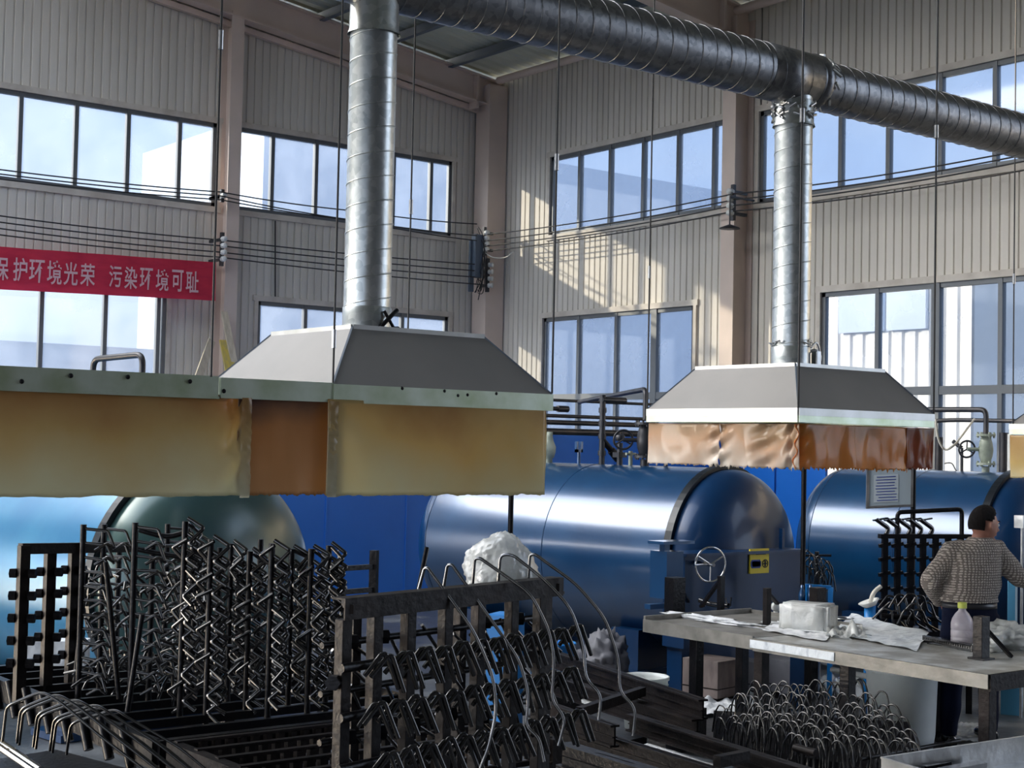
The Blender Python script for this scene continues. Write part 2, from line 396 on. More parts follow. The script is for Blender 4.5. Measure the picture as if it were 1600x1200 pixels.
def corrugated(mb, axis, plane, a0, a1, zb, zt, into):
    """ribbed sheet: axis 'x' runs along X on plane Y; 'y' runs along Y on plane X. zt may be a function of the running coordinate"""
    pitch = 0.15; a = math.floor(a0 / pitch) * pitch; prof = []
    while a < a1 + pitch:
        for da, dd in ((0.0, 0), (0.112, 0), (0.122, 0.022), (0.140, 0.022)):
            prof.append((a + da, dd))
        a += pitch
    prof = [(min(max(p, a0), a1), d) for p, d in prof]
    vs = []; fs = []
    for p, d in prof:
        off = plane + into * (0.03 - d)
        t = zt(p) if callable(zt) else zt; bz = zb(p) if callable(zb) else zb
        for z in (bz, t): vs.append((p, off, z) if axis == 'x' else (off, p, z))
    for i in range(len(prof) - 1): fs.append((2 * i, 2 * i + 2, 2 * i + 3, 2 * i + 1))
    mb.add(vs, fs)

def rectwall(mb, axis, plane, a0, a1, z0, ztf, holes, into):
    """cover a0..a1 with corrugated sheet leaving the holes (a, b, z, z) open"""
    cuts = sorted({a0, a1, *[h[0] for h in holes], *[h[1] for h in holes]})
    for s, e in zip(cuts[:-1], cuts[1:]):
        if e - s < 1e-4: continue
        hs = sorted([h for h in holes if h[0] <= s + 1e-6 and h[1] >= e - 1e-6], key=lambda h: h[2])
        z = z0
        for h in hs: corrugated(mb, axis, plane, s, e, z, h[2], into); z = h[3]
        corrugated(mb, axis, plane, s, e, z, ztf, into)

LW = dict(U1=(-2.0, xl(326), 6.16, 7.64), L1=(-2.0, xl(255), 1.1, 4.60), U2=(xl(353), xl(697), 6.16, 7.64), L2=(xl(397), xl(696), 1.1, 4.57))
RW = dict(U1=(yr(1141), yr(857), 6.10, 7.60), L1=(yr(1086), yr(850), 1.2, 4.52), U2=(11.4, yr(1185), 6.10, 7.60), L2=(11.6, yr(1285), 1.2, 4.55))
roofz = lambda x: ROOFZ + SL * (DX - x)
mb = MB()
rectwall(mb, 'x', DY, -9.0, DX, 0.0, lambda x: roofz(x) - 0.05, list(LW.values()), -1)
struct(mb, 'wall_left', M['wall'])
mb = MB()
rectwall(mb, 'y', DX, 2.0, DY, 0.0, ROOFZ - 0.05, list(RW.values()), -1)
struct(mb, 'wall_right', M['wall'])
mb = MB(); mb.box2((-9, -6.2, 0), (18, -6.0, 12)); struct(mb, 'wall_back_unseen', M['grout'])  # unseen wall behind the camera, closed and dark to dim surfaces facing it
mb = MB(); mb.box2((-9.2, -6, 4.6), (-9.0, 24, 12)); struct(mb, 'wall_sun_block', M['grout'])  # unseen upper wall added to block the low sun, open below
mb = MB(); mb.box2((-40, -30, -0.2), (80, 90, 0.0)); struct(mb, 'floor', M['floor'])

def flashing(mb, axis, plane, h):
    a0, a1, z0, z1 = h; w = 0.10
    q = plane - 0.055
    def bx(a, b, z, zz):
        if axis == 'x': mb.box2((a, q - 0.02, z), (b, plane, zz))
        else: mb.box2((q - 0.02, a, z), (plane, b, zz))
    bx(a0 - w, a1 + w, z1, z1 + w); bx(a0 - w, a1 + w, z0 - w, z0); bx(a0 - w * 0.7, a0, z0, z1); bx(a1, a1 + w * 0.7, z0, z1)

def window(n, axis, plane, h, mulls, transoms=(), label='', thick=()):
    a0, a1, z0, z1 = h
    mb = MB(); flashing(mb, axis, plane, h)
    root = struct(mb, 'window_%d' % n, M['flashing'])
    fr = MB(); q0 = plane - 0.03; q1 = plane + 0.05
    def bx(a, b, z, zz, d=0.0):
        if axis == 'x': fr.box2((a, q0 - d, z), (b, q1, zz))
        else: fr.box2((q0 - d, a, z), (q1, b, zz))
    w = 0.07
    bx(a0, a1, z0, z0 + w); bx(a0, a1, z1 - w, z1); bx(a0, a0 + w, z0, z1); bx(a1 - w, a1, z0, z1)
    for mm in mulls: bx(mm - 0.035, mm + 0.035, z0, z1, 0.01)
    for mm in thick: bx(mm - 0.07, mm + 0.07, z0, z1, 0.02)
    for t in transoms: bx(a0, a1, t - 0.06, t + 0.06, 0.012)
    fr.build('window_frame', M['frame'], root)
    g = MB()
    if axis == 'x': g.add([(a0, plane + 0.01, z0), (a1, plane + 0.01, z0), (a1, plane + 0.01, z1), (a0, plane + 0.01, z1)], [(0, 1, 2, 3)])
    else: g.add([(plane + 0.01, a0, z0), (plane + 0.01, a1, z0), (plane + 0.01, a1, z1), (plane + 0.01, a0, z1)], [(0, 1, 2, 3)])
    g.build('glass_pane', M['glass'], root)
    return root
window(1, 'x', DY, LW['U1'], [xl(p) for p in (-60, 17, 105, 187, 268)] + [1, 3, 5, 6.4])
window(2, 'x', DY, LW['L1'], [xl(p) for p in (-40, 60, 160, 243)] + [1, 3, 5])
window(3, 'x', DY, LW['U2'], [xl(p) for p in (415, 484, 550, 606, 665)])
window(4, 'x', DY, LW['L2'], [xl(p) for p in (473, 550, 625)])
window(5, 'y', DX, RW['U1'], [yr(p) for p in (901, 949, 1001, 1056, 1112)])
window(6, 'y', DX, RW['L1'], [yr(p) for p in (904, 963)], (3.0,), thick=[yr(1023)])
window(7, 'y', DX, RW['U2'], [yr(p) for p in (1246, 1311, 1386, 1468, 1554)])
window(8, 'y', DX, RW['L2'], [yr(p) for p in (1372, 1565)], (3.0,), thick=[yr(1464)])

# columns, rafters, eave strut, purlins, roof
def ibeam(mb, a, b, w, h, t=0.02, up=(0, 0, 1)):
    a = Vector(a); b = Vector(b); d = (b - a).normalized(); u = Vector(up); x = d.cross(u).normalized(); u = x.cross(d)
    R = Matrix((x, d, u)).transposed(); L = (b - a).length; c = (a + b) / 2
    mb.box(c, (t, L, h), R); mb.box(c + u * h / 2, (w, L, t), R); mb.box(c - u * h / 2, (w, L, t), R)
trim_n = [0]
def trim(mb, m):
    trim_n[0] += 1; return struct(mb, 'trim_%d' % trim_n[0], m)
cx1 = (xl(326) + xl(353)) / 2
mb = MB(); ibeam(mb, (cx1, DY - 0.22, 0), (cx1, DY - 0.22, roofz(cx1) - 0.6), 0.24, 0.36, up=(0, 1, 0)); trim(mb, M['column'])
mb = MB(); mb.box2((DX - 0.50, DY - 0.52, 0), (DX - 0.06, DY - 0.08, ROOFZ - 0.25)); trim(mb, M['column'])
cy2 = yr(1165)
mb = MB(); ibeam(mb, (DX - 0.24, cy2, 0), (DX - 0.24, cy2, ROOFZ - 0.3), 0.26, 0.42, up=(1, 0, 0)); mb.box2((DX - 0.46, cy2 + 0.13, 0), (DX - 0.05, cy2 + 0.16, ROOFZ - 0.3)); trim(mb, M['column'])
cy3 = cy2 - 7.0
mb = MB(); ibeam(mb, (DX - 0.24, cy3, 0), (DX - 0.24, cy3, ROOFZ - 0.3), 0.26, 0.42, up=(1, 0, 0)); trim(mb, M['column'])
for yy, dd in ((DY - 0.30, 0.34), (cy2, 0.5)):
    mb = MB(); ibeam(mb, (DX - 0.1, yy, ROOFZ - 0.42), (5.5, yy, roofz(5.5) - 0.30 - 0.12), 0.26, 0.52, 0.03); 
    mb.box2((DX - 0.75, yy - 0.13, ROOFZ - 0.75), (DX - 0.70, yy + 0.13, ROOFZ - 0.1))
    trim(mb, M['column'])
mb = MB(); mb.tube([(DX - 0.35, DY - 0.6, ROOFZ - 0.18), (DX - 0.35, 4, ROOFZ - 0.18)], 0.075, 10); trim(mb, M['column'])
mb = MB(); mb.bar((5.5, DY - 0.12, roofz(5.5) - 0.78), (DX - 0.5, DY - 0.12, ROOFZ - 0.72), 0.10, 0.10); trim(mb, M['column'])
x = DX - 1.3; k = 0
while x > 6.2:
    mb = MB(); z = roofz(x) - 0.11
    mb.box((x, 13, z), (0.07, 22, 0.17)); mb.box((x + 0.05, 13, z + 0.08), (0.12, 22, 0.012)); mb.box((x - 0.03, 13, z - 0.085), (0.10, 22, 0.012))
    trim(mb, M['purlin']); x -= 1.45
mb = MB(); vs = []; fs = []; y = 2.0; i = 0
while y < DY + 0.2:
    for dy, dz in ((0, 0), (0.06, 0.035), (0.10, 0.035), (0.16, 0)):
        for X in (DX + 0.2, 6.0): vs.append((X, y + dy, roofz(X) + dz))
    y += 0.30
for i in range(len(vs) // 2 - 1): fs.append((2 * i, 2 * i + 1, 2 * i + 3, 2 * i + 2))
mb.add(vs, fs)
mb.box2((-9, -6, 11.3), (6.0, 7.5, 11.35)); mb.box2((6.0, -6, 10.95), (18.2, 2.0, 11.0)); mb.box2((-9, 7.5, 11.3), (-5.5, 24, 11.35)); mb.box2((4.3, 20.5, 11.1), (6.0, 24.2, 11.15))  # unseen roof slabs added to shape the sky opening and stop stray sun
struct(mb, 'ceiling', M['roof'])

# outside: neighbouring buildings seen through the glass
mb = MB(); y0 = 27 * (f0.y + r0.y * .3065) / (f0.x + r0.x * .3065)
def ext_building(name, m, boxes, label):
    e = MB()
    for a, b in boxes: e.box2(a, b)
    return tag(recentre(e.build(name, m)), label, 'building')
b1 = MB(); yy0, yy1 = 18.9, 25.5
a = yy0; vs = []; fs = []
while a < yy1:
    for da, dx in ((0, 0), (0.2, 0), (0.24, 0.05), (0.32, 0.05)): vs += [(27 + dx, a + da, 0), (27 + dx, a + da, 7.2)]
    a += 0.36
for i in range(len(vs) // 2 - 1): fs.append((2 * i, 2 * i + 2, 2 * i + 3, 2 * i + 1))
b1.add(vs, fs); b1.box2((27.1, yy0, 0), (36, yy1, 7.2))
eb = b1.build('neighbour_building', M['extwhite']); recentre(eb); tag(eb, 'white corrugated building outside beyond the right lower windows', 'building')
wn = MB()
wn.box2((26.9, 20.0, 4.8), (26.99, 21.05, 6.3))
part(wn, 'window', M['extblue'], eb); wn = MB(); wn.box2((26.9, 21.15, 4.8), (26.99, 22.4, 6.3))
part(wn, 'window', M['extblue'], eb)
ext_building('neighbour_building', M['extblue'], [((22, 41, 0), (45.5, 50, 12.2))], 'pale blue tall block outside behind the upper right-hand window')
ext_building('neighbour_building', M['extblue'], [((4, 40, 0), (19, 46, 4.6))], 'low pale block outside beyond the window under the red banner')

# ------------------------------------------------------------------ blue partition behind the tanks
mb = MB()
a = 5.0; PY = 16.6
vs = []; fs = []
while a < 17.6:
    w = 1.24; mb.box2((a, PY, 0.05), (a + w - 0.012, PY + 0.03, 2.26)); mb.box2((a + w - 0.03, PY - 0.012, 0.05), (a + w - 0.005, PY + 0.01, 2.26)); a += w
mb.box2((5.0, PY - 0.02, 0), (17.6, PY + 0.05, 0.08))
a = 14.6
while a < PY: mb.box2((17.30, a, 0.0), (17.33, min(a + .98, PY), 2.26)); mb.box2((17.28, a, 0.0), (17.30, a + .04, 2.26)); a += 1.0
thing1(mb, 'blue_partition', M['bluewall'], 'tall plain blue sheet partition behind the blue pressure tanks', 'partition')

# ------------------------------------------------------------------ tanks
TA = math.radians(9); TAX = Vector((-math.sin(TA), math.cos(TA), 0)); TSX = Vector((math.cos(TA), math.sin(TA), 0))
TANKS = {}
def tank(U, V, L, R, zc, name, label, shellm, doorm, front=True):
    o = Vector((U, V, zc)); TANKS[label[:6]] = (o, L)
    root = empty(name, (U, V, 0)); tag(root, label, 'tank')
    P = lambda k: tuple(o + TAX * k)
    b = MB(); b.lathe([(R, 0), (R, L)], P(0), TAX, 72)
    b.lathe([(R * math.cos(t), R * 0.5 * math.sin(t)) for t in [PI / 2 * i / 14 for i in range(15)]], P(L), TAX, 72)
    b.torus(P(L), TAX, R, 0.006, 72); b.torus(P(L * 0.48), TAX, R, 0.005, 72)
    part(b, 'shell', shellm, root)
    d = MB(); d.lathe([(R * 0.985 * math.cos(t), -R * 0.5 * math.sin(t)) for t in [PI / 2 * i / 18 for i in range(19)]], P(-0.10), TAX, 72)
    d.lathe([(R * 0.985, 0), (R * 0.985, -0.10)], P(0), TAX, 72)
    part(d, 'door', doorm, root)
    g = MB(); g.lathe([(R * 0.99, -0.055), (R + 0.03, -0.055), (R + 0.03, 0.02), (R * 0.99, 0.02)], P(0), TAX, 72, smooth=False)
    part(g, 'locking_ring', M['seam'], root)
    for vv in (0.55, L - 0.5):
        s_ = MB(); c = o + TAX * vv
        s_.box((c.x, c.y, (zc - R * 0.72) / 2), (R * 1.7, 0.32, zc - R * 0.72), TA); s_.box((c.x, c.y, 0.03), (R * 1.9, 0.4, 0.05), TA)
        for sg_ in (-1, 1): q_ = c + TSX * R * 0.66 * sg_; s_.box((q_.x, q_.y, 0.26), (0.06, 0.30, 0.66), TA)
        part(s_, 'saddle', M['tank_dark'], root)
    return root
t1 = tank(4.78, 9.71, 4.4, 0.87, 1.07, 'pressure_tank', 'light blue horizontal pressure tank at the far left, under the big yellowed hood curtain', M['tank_light'], M['tank_door'])
t2 = tank(10.17, 9.82, 3.1, 0.87, 1.05, 'pressure_tank', 'middle blue horizontal pressure tank with a yellow warning sign on its door housing', M['tank'], M['tank_dark'])
t3 = tank(13.45, 8.87, 1.9, 0.87, 1.05, 'pressure_tank', 'rear blue pressure tank behind the worker and the hanging notice board', M['tank'], M['tank_dark'])
def axpoint(o, px):
    """point over the tank's axis seen in column px"""
    lo, hi = -3.0, 8.0
    def pxof(k):
        v = o + TAX * k + Vector((0, 0, 0.85)) - CAM; return 800 + FPX * v.dot(RT) / v.dot(FW)
    for _ in range(50):
        mid = (lo + hi) / 2
        if pxof(mid) > px: lo = mid
        else: hi = mid
    return o + TAX * lo

# door housing of the middle tank
hs = MB(); hs.box2((8.98, 9.10, 0.40), (10.46, 9.36, 1.19)); hs.box2((8.95, 9.05, 1.18), (10.48, 9.38, 1.205)); hs.box2((9.02, 9.16, 0.02), (10.40, 9.34, 0.42))
hs.box((10.30, 9.2, 1.28), (0.03, 0.04, 0.22))
housing = part(hs, 'door_housing', M['tank_dark'], t2)
cb = MB(); q = onY(1048, 870, 9.05)
cb.box2((q.x - 0.14, 8.95, 0.85), (q.x + 0.05, 9.15, 1.24)); cb.box2((q.x - 0.20, 8.93, 1.30), (q.x + 0.16, 9.12, 1.325)); cb.box2((q.x - 0.12, 9.0, 1.22), (q.x - 0.06, 9.06, 1.31)); cb.box2((q.x - 0.28, 8.99, 0.77), (q.x - 0.04, 9.06, 0.81))
part(cb, 'control_box', M['tank'], t2, 'lighter blue upright control box')
hw = MB(); p = onY(1110, 882, 8.86); hw.torus(p, (0.25, 1, 0), 0.145, 0.009, 36, 8)
for a in (0.5, 2.6, 4.7):
    hw.tube([p, p + Vector((math.cos(a) * 0.14, -0.25 * math.cos(a) * 0.14, math.sin(a) * 0.14))], 0.008, 6)
hw.tube([p - Vector((0.02, 0.06, 0)), p + Vector((0.06, 0.26, 0))], 0.016, 8); hw.tube([p + Vector((-0.16, 0.03, 0)), p + Vector((0.0, 0.03, 0))], 0.010, 8)
part(hw, 'handwheel', M['chrome'], t2, 'bright chrome handwheel')
# warning sign
sg = MB(); a = onY(1172, 858, 9.085); b = onY(1201, 895, 9.085); sg.box2((a.x, 9.083, b.z), (b.x, 9.098, a.z))
sign = part(sg, 'warning_sign', M['yellow'], housing, 'yellow warning sign')
sw = b.x - a.x; sh = a.z - b.z
def quad(mb, x0, z0, x1, z1): mb.box2((a.x + sw * x0, 9.078, b.z + sh * z0), (a.x + sw * x1, 9.084, b.z + sh * z1))
g = MB(); quad(g, 0.08, 0.22, 0.52, 0.56); quad(g, 0.04, 0.28, 0.56, 0.50); o = part(g, 'pictogram', M['signblue'], t2)
g = MB()
for r_, (x0, x1) in ((0.86, (0.28, 0.9)), (0.76, (0.3, 0.82))):
    xx = x0
    while xx < x1:
        w_ = random.uniform(0.05, 0.09); quad(g, xx, r_, min(xx + w_, x1), r_ + 0.05); xx += w_ + 0.03
g.add([(a.x + sw * 0.08, 9.079, b.z + sh * 0.78), (a.x + sw * 0.24, 9.079, b.z + sh * 0.78), (a.x + sw * 0.16, 9.079, b.z + sh * 0.93)], [(0, 1, 2)])
g.torus((a.x + sw * 0.79, 9.080, b.z + sh * 0.39), (0, 1, 0), sw * 0.14, 0.004, 24, 5); quad(g, 0.76, 0.26, 0.82, 0.52); quad(g, 0.70, 0.36, 0.88, 0.41)
part(g, 'lettering', M['ink'], t2)
# ------------------------------------------------------------------ main duct and drops
DVY = 7.06; DUZ = 4.73
def spiral_duct(p0, p1, R, pitch, n=40, rib=0.006, k0=0.0):
    mb = MB(); p0 = Vector(p0); p1 = Vector(p1); L = (p1 - p0).length; prof = []
    mb.lathe([(R, 0), (R, L)], p0, p1 - p0, n)
    ax = (p1 - p0).normalized(); ref = Vector((0, 0, 1)) if abs(ax.z) < 0.9 else Vector((1, 0, 0))
    x = ax.cross(ref).normalized(); y = ax.cross(x); pts = []; t = 0; st = 2 * PI / 24; tot = L / pitch * 2 * PI
    while t < tot: pts.append(p0 + ax * (pitch * t / (2 * PI)) + (x * math.cos(t + k0) + y * math.sin(t + k0)) * R); t += st
    mb.tube(pts, rib, 4, caps=False)
    return mb
# main duct in two lengths with a joint beside the second drop
root = empty('main_duct', (5, DVY, DUZ)); tag(root, 'long dark spiral-seamed ventilation duct crossing below the roof', 'duct')
j = 8.15
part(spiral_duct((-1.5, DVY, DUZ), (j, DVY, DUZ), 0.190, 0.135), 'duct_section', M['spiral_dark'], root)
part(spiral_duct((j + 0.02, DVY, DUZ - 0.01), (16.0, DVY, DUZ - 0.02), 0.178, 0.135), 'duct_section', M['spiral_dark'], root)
g = MB(); g.lathe([(0.18, -0.02), (0.200, 0.0), (0.200, 0.05), (0.19, 0.07)], (j - 0.03, DVY, DUZ), (1, 0, 0), 40); g.lathe([(0.192, 0), (0.194, 0.0), (0.194, 0.5), (0.19, 0.5)], (j - 0.56, DVY, DUZ), (1, 0, 0), 40)
part(g, 'joint_band', M['spiral_dark'], root)
g = MB()
for i in range(14):
    a_ = random.uniform(0, 2 * PI); g.tube([Vector((j + random.uniform(0, .04), DVY + math.cos(a_) * 0.198, DUZ + math.sin(a_) * 0.198)), Vector((j + random.uniform(0.03, .10), DVY + math.cos(a_ + .2) * 0.202, DUZ + math.sin(a_ + .2) * 0.202))], 0.012, 5)
part(g, 'tape_wrap', M['band_white'], root, 'ragged silver tape')['kind'] = 'stuff'

def hood(U, V, h, ht, z0, z1, name, label, bandm, width2=None, bh=0.09):
    hx = width2 or h
    root = empty(name, (U, V, z0)); tag(root, label, 'extractor hood')
    def ring(hx_, hy_, z): return [(U - hx_, V - hy_, z), (U + hx_, V - hy_, z), (U + hx_, V + hy_, z), (U - hx_, V + hy_, z)]
    mb = MB(); A = ring(hx, h, z0); B = ring(ht, ht, z1)
    mb.add(A + B, [(0, 1, 5, 4), (1, 2, 6, 5), (2, 3, 7, 6), (3, 0, 4, 7), (4, 5, 6, 7)])
    part(mb, 'sheet_cone', M['hood'], root)
    for p in range(4): g = MB(); g.bar(Vector(A[p]), Vector(B[p]), 0.010, 0.010); part(g, 'corner_edge', M['purlin'], root)
    g = MB()
    for (p, q_) in ((0, 1), (1, 2), (2, 3), (3, 0)): g.bar(Vector(B[p]), Vector(B[q_]), 0.02, 0.024)
    part(g, 'rim_strip', M['band_white'], root)
    g = MB()
    for (p, q_) in ((0, 1), (1, 2), (2, 3), (3, 0)):
        a_ = Vector(A[p]) - Vector((0, 0, bh / 2)); b_ = Vector(A[q_]) - Vector((0, 0, bh / 2)); g.bar(a_, b_, 0.02, bh)
    part(g, 'rim_band', bandm, root)
    if bh < .08:
        g = MB()
        for (p, q_) in ((0, 1), (1, 2), (2, 3), (3, 0)):
            a_ = Vector(A[p]) - Vector((0, 0, bh + .022)); b_ = Vector(A[q_]) - Vector((0, 0, bh + .022)); g.bar(a_, b_, 0.014, .044)
        part(g, 'clamp_strip', M['band'], root, 'stained greenish clamp strip')
    return root
H1 = hood(4.46, 6.95, 0.69, 0.42, 2.375, 2.685, 'extractor_hood', 'large grey pyramid extractor hood at left centre, above the yellow curtains', M['band'])
H2 = hood(7.97, 7.07, 0.70, 0.46, 2.37, 2.665, 'extractor_hood', 'smaller grey pyramid extractor hood right of centre, above the brown curtains', M['band_white'], bh=.048)
H3 = hood(12.2, 6.95, 0.70, 0.42, 2.37, 2.665, 'extractor_hood', 'extractor hood only just showing at the right edge of the picture', M['band_white'], bh=.048)
def drop(U, V, z0, label):
    root = empty('vertical_duct', (U, V, z0)); tag(root, label, 'duct', None)
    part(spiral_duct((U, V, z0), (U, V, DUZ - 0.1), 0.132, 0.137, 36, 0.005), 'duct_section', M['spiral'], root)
    g = MB(); g.lathe([(0.136, 0), (0.137, 0.16), (0.133, 0.165)], (U, V, z0), (0, 0, 1), 36)
    part(g, 'collar', M['spiral'], root); g = MB()
    g.lathe([(0.15, -0.03), (0.14, 0.0), (0.137, 0.14), (0.134, 0.15)][::-1], (U, V, DUZ - 0.32), (0, 0, 1), 36)
    part(g, 'collar', M['spiral'], root)
    return root
d1 = drop(4.46, DVY, 2.68, 'bright galvanised vertical duct rising from the large left-centre hood')
d2 = drop(7.97, DVY, 2.66, 'galvanised vertical duct rising from the smaller right-hand hood, wrapped in tape at its top')
g = MB()
for i in range(60):
    a_ = random.uniform(0, 2 * PI); z_ = DUZ - 0.24 + random.uniform(-0.05, 0.07); p_ = Vector((7.97 + math.cos(a_) * 0.142, DVY + math.sin(a_) * 0.142, z_))
    g.tube([p_, p_ + Vector((math.cos(a_ + 1.5) * 0.05, math.sin(a_ + 1.5) * 0.05, random.uniform(-.04, .04)))], 0.010, 5)
for i in range(26):
    a_ = random.uniform(0, 2 * PI); z_ = 2.84 + random.uniform(-0.02, 0.03); p_ = Vector((7.97 + math.cos(a_) * 0.139, DVY + math.sin(a_) * 0.139, z_))
    g.tube([p_, p_ + Vector((math.cos(a_ + 1.5) * 0.05, math.sin(a_ + 1.5) * 0.05, random.uniform(-.02, .02)))], 0.006, 5)
part(g, 'tape_wrap', M['steel'], d2, 'crumpled silver tape')['kind'] = 'stuff'
g = MB(); c = Vector((8.12, 6.98, 2.70)); g.torus(c + Vector((0, 0, .05)), (0.3, 1, 0.1), 0.055, 0.012); g.box(c + Vector((-0.03, -0.05, .04)), (0.05, 0.05, 0.11), bev=0.006); g.tube(smoothpath([c, c + Vector((.06, 0, .10)), c + Vector((0.02, 0, .16)), c + Vector((-.05, 0, .1))]), 0.008, 6)
part(g, 'damper_clamp', M['steel'], d2)
g = MB(); c = Vector((4.50, DVY - 0.145, 2.78)); g.tube([c + Vector((-.05, 0, -.06)), c + Vector((.0, -.02, .0)), c + Vector((.06, -.01, .05))], 0.012, 6); g.tube([c + Vector((-.02, 0, .04)), c + Vector((.03, -.02, -.05)), c + Vector((.07, -.01, -.05))], 0.009, 6)
part(g, 'damper_handle', M['blacksteel'], d1)

# left canopy band (continues the plane of the first hood's front edge)
CV = 6.26
root = empty('flat_canopy', (2.6, CV + 0.4, 2.38)); tag(root, 'long flat galvanised canopy running from the left edge to the large hood', 'canopy')
g = MB(); g.box2((0.6, CV, 2.285), (3.16, CV + 0.03, 2.385)); g.box2((3.17, CV - 0.004, 2.285), (3.77, CV + 0.03, 2.38)); g.box2((0.6, CV - 0.012, 2.28), (3.16, CV + 0.02, 2.292))
g.box2((1.55, CV - 0.008, 2.285), (1.57, CV, 2.385))
part(g, 'front_band', M['band'], root)
g = MB(); g.box2((0.6, CV + 0.02, 2.372), (3.10, CV + 1.0, 2.382)); part(g, 'top_sheet', M['hood'], root)
g = MB()
for px_, py_ in ((34, 596), (111, 587), (200, 589), (297, 596), (350, 611), (628, 607), (694, 611), (730, 617), (775, 615), (715, 618)):
    g = MB(); p_ = onY(px_, py_, CV - 0.006); g.lathe([(0.0, -0.006), (0.008, -0.006), (0.011, 0)], p_, (0, 1, 0), 8); part(g, 'rivet', M['blacksteel'], root)

# curtains
def curtain(a, b, z0, z1, label, m, group=None, waves=1.5, amp=0.012, pleat=None, thick=0.003, seed=0, hemr=0.008):
    """hanging sheet from point a to b (xy), z0 bottom z1 top"""
    a = Vector((a[0], a[1], 0)); b = Vector((b[0], b[1], 0)); d = b - a; nrm = Vector((-d.y, d.x, 0)).normalized()
    nx = 90; nzv = 22; P = []
    for j in range(nzv + 1):
        v = j / nzv; row = []
        for i in range(nx + 1):
            u = i / nx; z = z0 + (z1 - z0) * (1 - v)
            w = amp * (0.25 + v) * (math.sin(u * waves * 2 * PI + seed) + 0.6 * noise.noise(Vector((u * 6 + seed, v * 2, 0.3))) * 2)
            if pleat:
                for (pu, pw, pd) in pleat:
                    q_ = (u - pu) / pw; w += pd * math.exp(-q_ * q_) * math.sin(v * 16 + q_ * 2.0 + seed)
                    w += pd * 1.5 * math.exp(-(q_ * 2.2) ** 2)
            if v == 1: z += 0.006 * noise.noise(Vector((u * 14 + seed, 0, 0))) * 2 + (hemr * noise.noise(Vector((u * 40, seed, 0))))
            row.append(a + d * u + nrm * w + Vector((0, 0, z)))
        P.append(row)
    mb = MB(); mb.grid(P); o = mb.build('plastic_curtain', m); recentre(o)
    o.data.transform(Matrix.Translation(o.location)); o.location = (0, 0, 0)
    sm = o.modifiers.new('thick', 'SOLIDIFY'); sm.thickness = thick
    return tag(o, label, 'curtain', group)
zt = 2.30
c1 = curtain((0.6, CV + 0.02), (3.31, CV + 0.02), 1.832, zt, 'long olive-yellow plastic curtain hanging at the far left below the flat canopy', M['curtain_left'], seed=1, pleat=[(0.985, 0.03, 0.012)])
c2 = curtain((3.28, CV + 0.03), (3.80, CV + 0.03), 1.836, zt, 'narrow dark brown plastic curtain between the two long yellow ones', M['curtain_brown'], seed=2, waves=0.8, amp=0.006)
c3 = curtain((3.74, CV - 0.005), (5.10, CV - 0.005), 1.832, zt, 'wide golden-yellow plastic curtain below the large left-centre hood', M['curtain_yellow'], seed=4, amp=0.008, waves=1.0)
c4 = curtain((5.10, CV), (5.15, CV + 1.3), 1.832, zt, 'cream crumpled plastic curtain on the right-hand side of the large hood', M['curtain_yellow'], seed=4, amp=0.02, waves=4)
e1 = 7.27; e2 = 6.37
curtain((e1 + 0.01, e2 + 1.39), (e1 + 0.01, e2 + 0.70), 1.985, 2.27, 'pale wrinkled plastic curtain, left half of the smaller hood', M['curtain_pale'], seed=3, pleat=[(0.97, 0.12, 0.010)], amp=0.010, waves=1.2, hemr=0.03)
curtain((e1 + 0.01, e2 + 0.70), (e1 + 0.01, e2), 1.98, 2.27, 'glossy pinkish wrinkled plastic curtain next to the front corner of the smaller hood', M['curtain_pale'], seed=6, pleat=[(0.03, 0.12, 0.010), (0.6, 0.16, 0.008), (0.9, 0.05, 0.012)], amp=0.012, waves=2.2, hemr=0.03)
curtain((e1, e2), (e1 + 0.55, e2), 1.985, 2.27, 'orange-brown plastic curtain right of the front corner of the smaller hood', M['curtain_orange'], seed=8, amp=0.012, waves=1.5, pleat=[(0.05, 0.1, 0.02)], hemr=0.03)
curtain((e1 + 0.55, e2 + 0.005), (e1 + 1.12, e2 + 0.005), 1.98, 2.27, 'orange plastic curtain in the middle of the right face of the smaller hood', M['curtain_orange'], seed=11, amp=0.012, waves=1.3, hemr=0.03)
curtain((e1 + 1.10, e2 - 0.005), (e1 + 1.40, e2 - 0.005), 1.99, 2.27, 'reddish-brown narrow plastic curtain at the right corner of the smaller hood', M['curtain_red'], seed=13, amp=0.016, waves=1.3, hemr=0.03)
curtain((11.5, 7.65), (11.5, 6.25), 1.90, 2.27, 'yellow plastic curtain cut off by the right edge of the picture', M['curtain_yellow'], seed=15, amp=0.016, waves=2)
# taped seams of the big curtains
for U_, lab in ((3.30, 'left of the brown piece'), (3.77, 'right of the brown piece')):
    g = MB(); P = []
    for j in range(41):
        v = j / 40; z_ = zt - 0.01 - v * (zt - 1.836); w_ = 0.026 + 0.006 * noise.noise(Vector((v * 9, U_, 0)))
        P.append([Vector((U_ - w_ + i * w_ / 2, CV - 0.016 + 0.010 * noise.noise(Vector((v * 22, i * 1.7, U_))), z_)) for i in range(5)])
    g.grid(P); o = g.build('taped_seam', M['curtain_left']); o.parent = c3; o['label'] = 'crumpled clear tape over the curtain joint'

